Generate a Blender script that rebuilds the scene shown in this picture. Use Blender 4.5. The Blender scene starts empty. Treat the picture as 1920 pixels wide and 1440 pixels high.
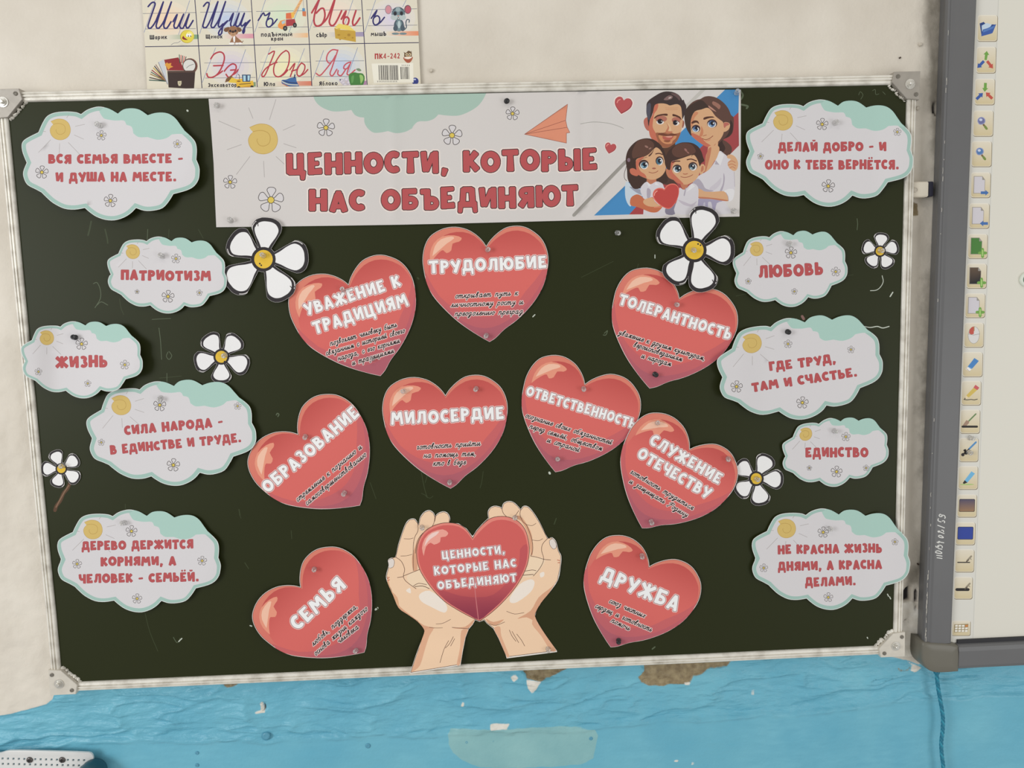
import bpy, bmesh, math, random
import numpy as np
from mathutils import Vector, Matrix
from mathutils.geometry import delaunay_2d_cdt

random.seed(7)
rng = np.random.RandomState(7)
S = bpy.context.scene
COL = S.collection
ZB = 0.9                                   # height of the chalkboard's lower edge above the floor

# ------------------------------------------------------------------ camera
R = np.array([[0.9988879018736944, -0.037232916033156024, -0.028925239048910947],
              [-0.032710158244856825, -0.10542559463725877, -0.9938890730574398],
              [0.033955927876662656, 0.993729920028097, -0.10652624560636004]])
CAM = np.array([0.77028592, -1.33426175, 0.65075638 + ZB])
FPX = 1442.0
cd = bpy.data.cameras.new('camera')
cam = bpy.data.objects.new('camera', cd)
COL.objects.link(cam)
M = Matrix.Identity(4)
for i in range(3):
    M[i][0] = R[0][i]; M[i][1] = -R[1][i]; M[i][2] = -R[2][i]; M[i][3] = CAM[i]
cam.matrix_world = M
cd.sensor_width = 36.0
cd.lens = FPX / 1920 * 36.0
cd.clip_start = 0.02
S.camera = cam

# ------------------------------------------------------------------ light and exposure
S.view_settings.view_transform = 'Standard'
S.view_settings.look = 'None'
S.view_settings.gamma = 1.0
S.view_settings.use_curve_mapping = False
S.view_settings.exposure = 0.0
w = bpy.data.worlds.new('room_ambience')
S.world = w
w.use_nodes = True
bg = w.node_tree.nodes['Background']
bg.inputs[0].default_value = (1.0, 0.985, 0.95, 1)
bg.inputs[1].default_value = 0.468


def area(name, loc, target, sx, sy, power, color):
    l = bpy.data.lights.new(name, 'AREA')
    l.shape = 'RECTANGLE'; l.size = sx; l.size_y = sy
    l.energy = power; l.color = color
    o = bpy.data.objects.new(name, l)
    o.location = loc
    o.rotation_euler = (Vector(target) - Vector(loc)).to_track_quat('-Z', 'Y').to_euler()
    COL.objects.link(o)
    return o


area('window_daylight', (-2.0, -2.6, 1.75), (0.85, 0, 1.2), 1.5, 1.6, 55, (0.97, 0.985, 1.0))
area('fill_light_right', (3.2, -2.5, 0.85), (1.5, 0, 0.95), 1.2, 1.2, 17, (0.97, 0.985, 1.0))  # added fill lamp that brightens the lower right of the boards
area('ceiling_lamp', (0.2, -1.7, 3.2), (0.6, 0, 1.2), 1.3, 0.35, 5.5, (1.0, 0.95, 0.86))
area('ceiling_lamp_right', (2.6, -2.0, 3.2), (1.4, 0, 1.2), 1.3, 0.35, 5.5, (1.0, 0.95, 0.86))

WALL_Y = 0.024
LUX = 0.90                                  # light level the paint colours are balanced for


def lin(c):
    c = np.asarray(c, float) / 255.0
    return np.where(c <= 0.04045, c / 12.92, ((c + 0.055) / 1.055) ** 2.4)


def col(c):
    return np.clip(lin(c) / LUX, 0.0, 0.93)


# ------------------------------------------------------------------ materials
def new_mat(name):
    m = bpy.data.materials.new(name)
    m.use_nodes = True
    return m, m.node_tree.nodes, m.node_tree.links, m.node_tree.nodes['Principled BSDF']


def mat(name, c, rough=0.5, metal=0.0, spec=0.5, noise=0.0, nscale=60.0, bump=0.0, trans=0.0):
    m, N, L, p = new_mat(name)
    k = col(c)
    p.inputs['Roughness'].default_value = rough
    p.inputs['Metallic'].default_value = metal
    p.inputs['Specular IOR Level'].default_value = spec
    p.inputs['Transmission Weight'].default_value = trans
    tc = N.new('ShaderNodeTexCoord')
    nz = N.new('ShaderNodeTexNoise')
    nz.inputs['Scale'].default_value = nscale
    nz.inputs['Detail'].default_value = 5
    L.new(tc.outputs['Object'], nz.inputs['Vector'])
    mx = N.new('ShaderNodeMix'); mx.data_type = 'RGBA'
    mx.inputs[6].default_value = (*(k * (1 - noise)), 1)
    mx.inputs[7].default_value = (*np.clip(k * (1 + noise), 0, .95), 1)
    L.new(nz.outputs['Fac'], mx.inputs[0])
    L.new(mx.outputs[2], p.inputs['Base Color'])
    if bump:
        b = N.new('ShaderNodeBump')
        b.inputs['Strength'].default_value = bump
        b.inputs['Distance'].default_value = 0.001
        L.new(nz.outputs['Fac'], b.inputs['Height'])
        L.new(b.outputs[0], p.inputs['Normal'])
    return m


def ink_mat(name, rough, spec, grain=0.03):
    """Printed sheet: the ink colour is stored per corner on the mesh."""
    m, N, L, p = new_mat(name)
    a = N.new('ShaderNodeAttribute'); a.attribute_name = 'ink'
    tc = N.new('ShaderNodeTexCoord')
    nz = N.new('ShaderNodeTexNoise'); nz.inputs['Scale'].default_value = 900
    L.new(tc.outputs['Object'], nz.inputs['Vector'])
    mr = N.new('ShaderNodeMapRange')
    mr.inputs['To Min'].default_value = 1 - grain; mr.inputs['To Max'].default_value = 1 + grain
    L.new(nz.outputs['Fac'], mr.inputs['Value'])
    mx = N.new('ShaderNodeMix'); mx.data_type = 'RGBA'; mx.blend_type = 'MULTIPLY'
    mx.inputs[0].default_value = 1.0
    L.new(a.outputs['Color'], mx.inputs[6]); L.new(mr.outputs[0], mx.inputs[7])
    L.new(mx.outputs[2], p.inputs['Base Color'])
    p.inputs['Roughness'].default_value = rough
    p.inputs['Specular IOR Level'].default_value = spec
    return m


PAPER = ink_mat('printed_paper', 0.6, 0.25)
GLOSSY = ink_mat('glossy_poster', 0.27, 0.5)
ENAMEL = ink_mat('chalkboard_enamel', 0.45, 0.2, 0.06)
PLASTIC = ink_mat('white_plastic', 0.4, 0.4)
WBOARD = ink_mat('whiteboard_laminate', 0.5, 0.3, 0.01)


# ------------------------------------------------------------------ projection helpers
def at(px, py, Y):
    """Point of the vertical plane at depth Y that a photograph pixel shows (vectorised)."""
    px = np.asarray(px, float); py = np.asarray(py, float)
    d = np.stack([(px - 960) / FPX, (py - 720) / FPX, np.ones_like(px)], -1) @ R
    s = (np.asarray(Y, float) - CAM[1]) / d[..., 1]
    return CAM + d * s[..., None]


def to_px(P):
    q = (np.asarray(P, float) - CAM) @ R.T
    return np.stack([q[..., 0] / q[..., 2] * FPX + 960, q[..., 1] / q[..., 2] * FPX + 720], -1)


# ------------------------------------------------------------------ object helpers
def tag(o, label=None, cat=None, group=None, kind=None):
    if label: o['label'] = label
    if cat: o['category'] = cat
    if group: o['group'] = group
    if kind: o['kind'] = kind
    return o


def thing(name, label, cat, loc, group=None):
    o = bpy.data.objects.new(name, None)
    o.empty_display_size = 0.03
    o.location = Vector([float(v) for v in loc])
    COL.objects.link(o)
    return tag(o, label, cat, group)


def link(name, me, parent=None):
    o = bpy.data.objects.new(name, me)
    COL.objects.link(o)
    if parent is not None:
        o.parent = parent
    return o


def origin_of(o):
    v = Vector((0, 0, 0))
    while o is not None:
        v += o.location
        o = o.parent
    return np.array(v)


def mesh_obj(name, verts, faces, material, parent=None, smooth=False, colors=None):
    """Mesh from world-space vertices, stored relative to its parent."""
    verts = np.asarray(verts, float)
    if parent is not None:
        verts = verts - origin_of(parent)
    me = bpy.data.meshes.new(name)
    me.from_pydata([tuple(v) for v in verts], [], [tuple(int(i) for i in f) for f in faces])
    me.materials.append(material)
    if colors is not None:
        at_ = me.color_attributes.new('ink', 'FLOAT_COLOR', 'CORNER')
        c = np.ones((len(colors), 4), np.float32)
        c[:, :3] = colors
        at_.data.foreach_set('color', c.ravel())
    if smooth:
        me.polygons.foreach_set('use_smooth', [True] * len(me.polygons))
    me.update()
    return link(name, me, parent)


def bm_obj(name, bm, material, parent=None, smooth=False, auto=False):
    me = bpy.data.meshes.new(name)
    if parent is not None:
        bmesh.ops.translate(bm, verts=bm.verts, vec=-Vector(origin_of(parent)))
    bmesh.ops.recalc_face_normals(bm, faces=bm.faces)
    bm.to_mesh(me); bm.free()
    me.materials.append(material)
    if smooth:
        for p in me.polygons: p.use_smooth = True
    return link(name, me, parent)


def add_lathe(bm, base, axis, prof, n=16):
    """prof: list of (radius, height along axis)."""
    axis = Vector(axis).normalized()
    u = axis.orthogonal().normalized(); v = axis.cross(u)
    rings = []
    for r, h in prof:
        if r < 1e-6:
            rings.append([bm.verts.new(Vector(base) + axis * h)])
        else:
            rings.append([bm.verts.new(Vector(base) + axis * h + (u * math.cos(2 * math.pi * k / n) + v * math.sin(2 * math.pi * k / n)) * r) for k in range(n)])
    for a, b in zip(rings, rings[1:]):
        for k in range(n):
            if len(a) == 1 and len(b) == 1: continue
            if len(a) == 1: bm.faces.new((a[0], b[k], b[(k + 1) % n]))
            elif len(b) == 1: bm.faces.new((a[k], a[(k + 1) % n], b[0]))
            else: bm.faces.new((a[k], a[(k + 1) % n], b[(k + 1) % n], b[k]))


def add_box(bm, lo, hi):
    x0, y0, z0 = lo; x1, y1, z1 = hi
    v = [bm.verts.new(p) for p in ((x0, y0, z0), (x1, y0, z0), (x1, y1, z0), (x0, y1, z0), (x0, y0, z1), (x1, y0, z1), (x1, y1, z1), (x0, y1, z1))]
    for f in ((0, 3, 2, 1), (4, 5, 6, 7), (0, 1, 5, 4), (1, 2, 6, 5), (2, 3, 7, 6), (3, 0, 4, 7)):
        bm.faces.new([v[i] for i in f])


def add_tube(bm, pts, r, n=8, cap=True):
    pts = [Vector([float(c) for c in p]) for p in pts]
    rings = []
    for i, p in enumerate(pts):
        d = (pts[min(i + 1, len(pts) - 1)] - pts[max(i - 1, 0)]).normalized()
        u = d.cross(Vector((0, 1, 0)))
        if u.length < 1e-4: u = d.cross(Vector((1, 0, 0)))
        u.normalize(); v = d.cross(u)
        rings.append([bm.verts.new(p + (u * math.cos(2 * math.pi * k / n) + v * math.sin(2 * math.pi * k / n)) * r) for k in range(n)])
    for a, b in zip(rings, rings[1:]):
        for k in range(n):
            bm.faces.new((a[k], a[(k + 1) % n], b[(k + 1) % n], b[k]))
    if cap:
        bm.faces.new(rings[0][::-1]); bm.faces.new(rings[-1])


# ------------------------------------------------------------------ 2-D drawing helpers
def A(pts, ox=0.0, oy=0.0, s=1.0):
    """Points read in an enlarged view: origin (ox, oy), magnification s."""
    return np.array(pts, float) / s + np.array([ox, oy])


def smooth(pts, corners=(), n=5, closed=True):
    P = np.asarray(pts, float); N = len(P)
    out = []
    segs = N if closed else N - 1
    t = np.linspace(0, 1, n, endpoint=False)[:, None]
    for i in range(segs):
        p1 = P[i]; p2 = P[(i + 1) % N]
        p0 = P[i - 1] if (closed or i > 0) else p1
        p3 = P[(i + 2) % N] if (closed or i + 2 < N) else p2
        m1 = np.zeros(2) if False else (p2 - p0) / 2
        m2 = (p3 - p1) / 2
        if i in corners or (not closed and i == 0): m1 = (p2 - p1) * .8
        if (i + 1) % N in corners or (not closed and i == segs - 1): m2 = (p2 - p1) * .8
        L = np.linalg.norm(p2 - p1)
        for q in (0, 1):
            pass
        l1 = np.linalg.norm(m1); l2 = np.linalg.norm(m2)
        if l1 > 1.2 * L: m1 = m1 * (1.2 * L / l1)
        if l2 > 1.2 * L: m2 = m2 * (1.2 * L / l2)
        t2 = t * t; t3 = t2 * t
        out.append((2 * t3 - 3 * t2 + 1) * p1 + (t3 - 2 * t2 + t) * m1 + (-2 * t3 + 3 * t2) * p2 + (t3 - t2) * m2)
    if not closed: out.append(P[-1:])
    return np.concatenate(out)


def ell(cx, cy, rx, ry=None, n=20, rot=0.0):
    ry = rx if ry is None else ry
    a = np.linspace(0, 2 * math.pi, n, endpoint=False)
    x = np.cos(a) * rx; y = np.sin(a) * ry
    c, s = math.cos(rot), math.sin(rot)
    return np.stack([cx + x * c - y * s, cy + x * s + y * c], -1)


def arc(cx, cy, rx, ry, a0, a1, n=9):
    a = np.radians(np.linspace(a0, a1, n))
    return np.stack([cx + np.cos(a) * rx, cy + np.sin(a) * ry], -1)


def inset(poly, d):
    """Polygon moved inwards by d (outwards for negative d)."""
    P = np.asarray(poly, float)
    area2 = np.sum(P[:, 0] * np.roll(P[:, 1], -1) - np.roll(P[:, 0], -1) * P[:, 1])
    e = np.roll(P, -1, 0) - P
    e /= np.maximum(np.linalg.norm(e, axis=1), 1e-9)[:, None]
    nrm = np.stack([-e[:, 1], e[:, 0]], 1) * (1 if area2 > 0 else -1)
    b = nrm + np.roll(nrm, 1, 0)
    l = np.linalg.norm(b, axis=1)
    b = b / np.maximum(l, .3)[:, None]
    k = 1 / np.maximum(np.sum(b * nrm, 1), .5)
    return P + b * (d * k)[:, None]


def inside(poly, Q):
    P = np.asarray(poly, float)
    x, y = Q[:, 0], Q[:, 1]
    r = np.zeros(len(Q), bool)
    x0, y0 = P[:, 0], P[:, 1]
    x1, y1 = np.roll(x0, -1), np.roll(y0, -1)
    for a, b, c, d in zip(x0, y0, x1, y1):
        if b == d: continue
        m = ((b > y) != (d > y)) & (x < (c - a) * (y - b) / (d - b) + a)
        r ^= m
    return r


def seg_polys(pts, w, ext=0.0, rnd=False, chamf=0.0, discs=8):
    """Polygons whose union is the thick stroke along pts; w is a width or (w0, w1)."""
    P = np.asarray(pts, float)
    keep = [0] + [i for i in range(1, len(P)) if np.linalg.norm(P[i] - P[i - 1]) > 1e-6]
    P = P[keep]
    n = len(P)
    if n < 2: return []
    ln = np.concatenate([[0], np.cumsum(np.linalg.norm(np.diff(P, axis=0), axis=1))])
    w0, w1 = (w, w) if np.isscalar(w) else w
    W = w0 + (w1 - w0) * ln / ln[-1]
    out = []
    for i in range(n - 1):
        a, b = P[i].copy(), P[i + 1].copy()
        d = (b - a) / np.linalg.norm(b - a); q = np.array([-d[1], d[0]])
        if i == 0: a -= d * ext
        if i == n - 2: b += d * ext
        ha, hb = W[i] / 2, W[i + 1] / 2
        poly = []
        if i == 0 and chamf:
            poly += [a + q * (ha - chamf), a - q * (ha - chamf), a - q * ha + d * chamf]
        else: poly += [a + q * ha, a - q * ha]
        if i == n - 2 and chamf:
            poly += [b - q * hb - d * chamf, b - q * (hb - chamf), b + q * (hb - chamf), b + q * hb - d * chamf]
        else: poly += [b - q * hb, b + q * hb]
        if i == 0 and chamf: poly += [a + q * ha + d * chamf]
        out.append(np.array(poly))
    for i in range(n):
        if 0 < i < n - 1:
            d1 = P[i] - P[i - 1]; d2 = P[i + 1] - P[i]
            ang = abs(math.atan2(d1[0] * d2[1] - d1[1] * d2[0], d1 @ d2))
            if ang > 0.12: out.append(ell(P[i][0], P[i][1], W[i] / 2, n=discs, rot=.2))
        elif rnd:
            out.append(ell(P[i][0], P[i][1], W[i] / 2, n=discs, rot=.2))
    return out


class Sheet:
    """A flat printed thing: coloured areas in painting order, cut along one outline."""
    def __init__(s, outline, base_color, base_part):
        s.outline = np.asarray(outline, float)
        s.base = (base_part, base_color)
        s.items = []

    def poly(s, pts, c, part):
        pts = np.asarray(pts, float)
        if len(pts) >= 3: s.items.append((pts, part, c))

    def line(s, pts, w_, c, part, rnd=True, **k):
        for q in seg_polys(pts, w_, rnd=rnd, discs=6, **k): s.poly(q, c, part)

    def build(s, parent, Y, lift, material, grid=14.0, thick=0.0004, mats={}, extra_grid=True, smooth_sh=True):
        polys = [s.outline] + [i[0] for i in s.items]
        V = []; Ed = []
        for p in polys:
            k = len(V)
            p = p[np.linalg.norm(p - np.roll(p, 1, 0), axis=1) > 1e-4] if len(p) > 3 else p
            V += [Vector((float(a), float(b))) for a, b in p]
            n = len(p)
            Ed += [(k + j, k + (j + 1) % n) for j in range(n)]
        lo = s.outline.min(0); hi = s.outline.max(0)
        if extra_grid:
            g = np.stack(np.meshgrid(np.arange(lo[0] + grid * .37, hi[0], grid), np.arange(lo[1] + grid * .41, hi[1], grid)), -1).reshape(-1, 2)
            g = g[inside(s.outline, g)]
            V += [Vector((float(a), float(b))) for a, b in g]
        vo, _, fo, _, _, _ = delaunay_2d_cdt(V, Ed, [], 0, 1e-4, False)
        P = np.array([(v[0], v[1]) for v in vo])
        T = np.array([f for f in fo if len(f) == 3])
        a, b, c = P[T[:, 0]], P[T[:, 1]], P[T[:, 2]]
        ar = (b[:, 0] - a[:, 0]) * (c[:, 1] - a[:, 1]) - (b[:, 1] - a[:, 1]) * (c[:, 0] - a[:, 0])
        T = T[np.abs(ar) > 1e-7]; ar = ar[np.abs(ar) > 1e-7]
        T[ar < 0] = T[ar < 0][:, ::-1]
        C = P[T].mean(1)
        k = inside(s.outline, C)
        T = T[k]; C = C[k]
        own = np.full(len(T), -1)
        order = np.argsort(C[:, 0]); cx = C[order, 0]
        for i, (p, part, cc) in enumerate(s.items):
            l = p.min(0); h = p.max(0)
            i0, i1 = np.searchsorted(cx, l[0]), np.searchsorted(cx, h[0])
            idx = order[i0:i1]
            idx = idx[(C[idx, 1] >= l[1]) & (C[idx, 1] <= h[1])]
            if len(idx):
                own[idx[inside(p, C[idx])]] = i
        keep = np.array([o < 0 or s.items[o][1] is not None for o in own])
        T = T[keep]; own = own[keep]
        LZ = np.asarray(lift(P), float) * np.ones(len(P))
        W = at(P[:, 0], P[:, 1], Y - LZ)
        names = [s.base[0]] + [i[1] for i in s.items]
        groups = {}
        for ti, o in enumerate(own):
            nm = s.base[0] if o < 0 else s.items[o][1]
            groups.setdefault(nm, []).append(ti)
        made = {}
        # pixel y runs down, so counter-clockwise in pixels faces away: flip
        for nm in [s.base[0]] + sorted((g for g in groups if g != s.base[0]), key=names.index):
            tis = np.array(groups.get(nm, []), int)
            TT = T[tis][:, ::-1] if len(tis) else np.zeros((0, 3), int)
            used, inv = np.unique(TT, return_inverse=True)
            F = inv.reshape(-1, 3)
            VV = W[used]
            cols = np.zeros((len(F), 3, 3))
            for o in np.unique(own[tis]) if len(tis) else []:
                m = own[tis] == o
                c_ = s.base[1] if o < 0 else s.items[o][2]
                if callable(c_): cols[m] = c_(P[TT[m].ravel()]).reshape(-1, 3, 3)
                else: cols[m] = np.asarray(c_)
            F = [tuple(f) for f in F]
            cols = cols.reshape(-1, 3)
            if nm == s.base[0] and thick:
                # back side and cut edge of the whole sheet
                ed = {}
                for t in T:
                    for u, v in ((t[0], t[1]), (t[1], t[2]), (t[2], t[0])):
                        if (v, u) in ed: del ed[(v, u)]
                        else: ed[(u, v)] = 1
                bcol = np.asarray(s.base[1](P[:1])[0] if callable(s.base[1]) else s.base[1])
                bu = np.unique(T); mp = {int(v): i for i, v in enumerate(bu)}
                k0 = len(VV)
                WB = W[bu] + np.array([0, thick, 0])
                VV = np.concatenate([VV, WB, W[bu]])
                k1 = k0 + len(bu)
                F += [(k0 + mp[t[0]], k0 + mp[t[1]], k0 + mp[t[2]]) for t in T]
                nf = 3 * len(T)
                for (u, v) in ed:
                    F.append((k1 + mp[u], k1 + mp[v], k0 + mp[v], k0 + mp[u])); nf += 4
                cols = np.concatenate([cols, np.tile(bcol, (nf, 1))])
            par = made[nm.split('>')[0]] if '>' in nm else parent
            o = mesh_obj(nm.split('>')[-1].split('#')[0], VV, F, mats.get(nm.split('#')[0], material), par, False, cols)
            if nm == s.base[0] and smooth_sh and len(tis):
                o.data.polygons.foreach_set('use_smooth', [i < len(tis) for i in range(len(o.data.polygons))])
            elif smooth_sh:
                o.data.polygons.foreach_set('use_smooth', [True] * len(o.data.polygons))
            made[nm] = o
        return made

# ------------------------------------------------------------------ lettering: strokes of the block alphabet (y up, capital height 1)
def SV(x, y0=0.0, y1=1.0, x1=None, w_=(.3, .3)):
    return ([(x, y0), (x if x1 is None else x1, y1)], w_)


GB = {
    'А': (.86, [([(.14, 0), (.40, .88)], (.27, .27)), ([(.72, 0), (.46, .88)], (.27, .27)), ([(.3, .9), (.56, .9)], .2), ([(.25, .26), (.62, .26)], .22)]),
    'Б': (.82, [SV(.18), ([(.1, .87), (.72, .88)], .25), (np.vstack([[(.2, .52)], arc(.42, .32, .23, .2, 90, -90), [(.2, .12)]]), .25)]),
    'В': (.80, [SV(.17), (np.vstack([[(.17, .87)], arc(.38, .72, .16, .15, 90, -90), [(.17, .57)]]), .23), (np.vstack([[(.17, .5)], arc(.42, .31, .22, .19, 90, -90), [(.17, .12)]]), .24)]),
    'Г': (.64, [SV(.18), ([(.1, .87), (.62, .86)], (.25, .28))]),
    'Д': (.98, [([(.26, .87), (.76, .87)], .26), ([(.32, .95), (.26, .2)], .26), ([(.7, .95), (.74, .2)], .28), ([(.05, .19), (.94, .19)], .26), ([(.17, .2), (.13, -.2)], (.24, .2)), ([(.82, .2), (.86, -.2)], (.24, .2))]),
    'Е': (.74, [SV(.18), ([(.1, .88), (.66, .92)], (.24, .2)), ([(.17, .5), (.54, .52)], .2), ([(.1, .12), (.68, .16)], (.24, .28))]),
    'Ж': (1.14, [([(.57, 0), (.57, 1)], .26), ([(.1, .93), (.55, .5)], (.3, .24)), ([(1.04, .93), (.58, .5)], (.3, .24)), ([(.08, .06), (.55, .5)], (.3, .24)), ([(1.06, .06), (.58, .5)], (.3, .24))]),
    'З': (.7, [(arc(.32, .73, .2, .15, 150, -90), .24), (arc(.34, .3, .22, .18, 90, -150), .25)]),
    'И': (.86, [([(.15, 1), (.22, .08)], (.28, .24)), ([(.7, 1), (.7, 0)], .27), ([(.26, .1), (.62, .92)], .24)]),
    'К': (.8, [SV(.18), ([(.24, .42), (.66, .93)], (.24, .3)), ([(.3, .55), (.7, .07)], (.24, .3))]),
    'Л': (.88, [([(.34, .95), (.31, .45), (.24, .18), (.07, .13)], (.26, .24)), ([(.7, 0), (.7, .97)], .28), ([(.27, .88), (.8, .88)], .24)]),
    'М': (1.04, [([(.12, 0), (.24, .97)], (.25, .27)), ([(.27, .93), (.52, .36)], .25), ([(.52, .36), (.77, .93)], .25), ([(.8, .97), (.92, 0)], (.27, .25))]),
    'Н': (.86, [SV(.17), SV(.69), ([(.2, .47), (.66, .49)], .26)]),
    'О': (.92, [(arc(.46, .5, .31, .36, 0, 360, 19), .29)]),
    'П': (.84, [SV(.17), SV(.67), ([(.1, .87), (.75, .87)], .26)]),
    'Р': (.76, [SV(.18, w_=(.32, .28)), (np.vstack([[(.2, .87)], arc(.38, .68, .22, .19, 90, -90), [(.2, .48)]]), .25)]),
    'С': (.74, [(arc(.43, .5, .29, .36, 48, 312, 14), .29)]),
    'Т': (.82, [([(.03, .86), (.79, .88)], (.27, .27)), ([(.41, .9), (.41, 0)], (.25, .33))]),
    'У': (.84, [([(.1, .95), (.42, .46)], (.3, .27)), ([(.74, 1.0), (.36, 0)], (.29, .32))]),
    'Ц': (.94, [SV(.17, .05), SV(.67, .05), ([(.1, .13), (.82, .13)], .26), ([(.78, .2), (.76, -.24)], (.28, .2))]),
    'Ч': (.82, [([(.16, 1), (.18, .6), (.3, .44), (.6, .44)], (.28, .25)), SV(.66)]),
    'Ш': (1.12, [SV(.16), SV(.56), SV(.96), ([(.1, .13), (1.04, .13)], .26)]),
    'Щ': (1.2, [SV(.16), SV(.56), SV(.96), ([(.1, .13), (1.1, .13)], .26), ([(1.08, .2), (1.08, -.22)], .2)]),
    'Ъ': (.9, [([(.02, .87), (.36, .88)], .25), SV(.34), (np.vstack([[(.36, .52)], arc(.56, .32, .2, .2, 90, -90), [(.36, .12)]]), .25)]),
    'Ы': (1.06, [SV(.16), (np.vstack([[(.16, .52)], arc(.36, .32, .2, .2, 90, -90), [(.16, .12)]]), .24), SV(.88)]),
    'Ь': (.76, [SV(.18), (np.vstack([[(.18, .52)], arc(.4, .32, .2, .2, 90, -90), [(.18, .12)]]), .25)]),
    'Э': (.74, [(arc(.31, .5, .29, .36, 132, -132, 14), .26), ([(.2, .5), (.6, .5)], .2)]),
    'Ю': (1.16, [SV(.16), ([(.2, .5), (.5, .5)], .22), (arc(.74, .5, .29, .36, 0, 360, 19), .28)]),
    'Я': (.82, [SV(.64), (np.vstack([[(.62, .87)], arc(.42, .69, .22, .18, 90, 270), [(.62, .51)]]), .25), ([(.46, .5), (.14, .05)], (.25, .3))]),
    ',': (.4, [([(.24, .2), (.14, -.16)], (.28, .2))]),
    '.': (.4, [([(.2, .02), (.2, .26)], .26)]),
    '-': (.6, [([(.08, .42), (.54, .46)], .17)]),
    ' ': (.46, []),
    '0': (.62, [(arc(.3, .5, .2, .38, 0, 360, 15), .2)]),
    '2': (.62, [([(.1, .72), (.18, .88), (.34, .9), (.46, .74), (.42, .56), (.12, .12), (.54, .12)], .2)]),
    '4': (.66, [([(.44, 0), (.44, .95), (.08, .3), (.6, .3)], .18)]),
}
GB['Й'] = (GB['И'][0], GB['И'][1] + [(arc(.43, 1.28, .15, .12, 200, 340, 6), .13)])
GB['Ё'] = (GB['Е'][0], GB['Е'][1] + [([(.24, 1.13), (.24, 1.29)], .16), ([(.54, 1.15), (.54, 1.31)], .16)])
# small letters of the plain poster captions
for lo_, up_ in zip('вгдзийклмнопстуцчшщъыьэюяж', 'ВГДЗИЙКЛМНОПСТУЦЧШЩЪЫЬЭЮЯЖ'):
    wd_, st_ = GB[up_]
    GB[lo_] = (wd_ * .86, [(np.asarray(p_, float) * np.array([.86, .74]), tuple(np.ravel(q_) * .8) if not np.isscalar(q_) else q_ * .8) for p_, q_ in st_])
GB['а'] = (.62, [(arc(.28, .34, .18, .24, 0, 360, 13), .2), ([(.5, 0), (.5, .72)], .2)])
GB['б'] = (.62, [(arc(.3, .34, .19, .25, 0, 360, 13), .2), ([(.52, 1.02), (.2, .88), (.11, .4)], .18)])
GB['р'] = (.64, [([(.12, -.28), (.12, .72)], .2), (arc(.34, .36, .18, .25, 0, 360, 13), .2)])
GB['е'] = (.62, [(np.vstack([[(.12, .34), (.48, .36)], arc(.3, .36, .2, .26, 10, 320, 12)]), .18)])
GB['ё'] = (GB['е'][0], GB['е'][1] + [([(.18, .82), (.18, .95)], .14), ([(.42, .82), (.42, .95)], .14)])


def O_(x, rx=.24, n=11): return arc(x + rx, .5, rx, .5, 60, 420, n)


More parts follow.
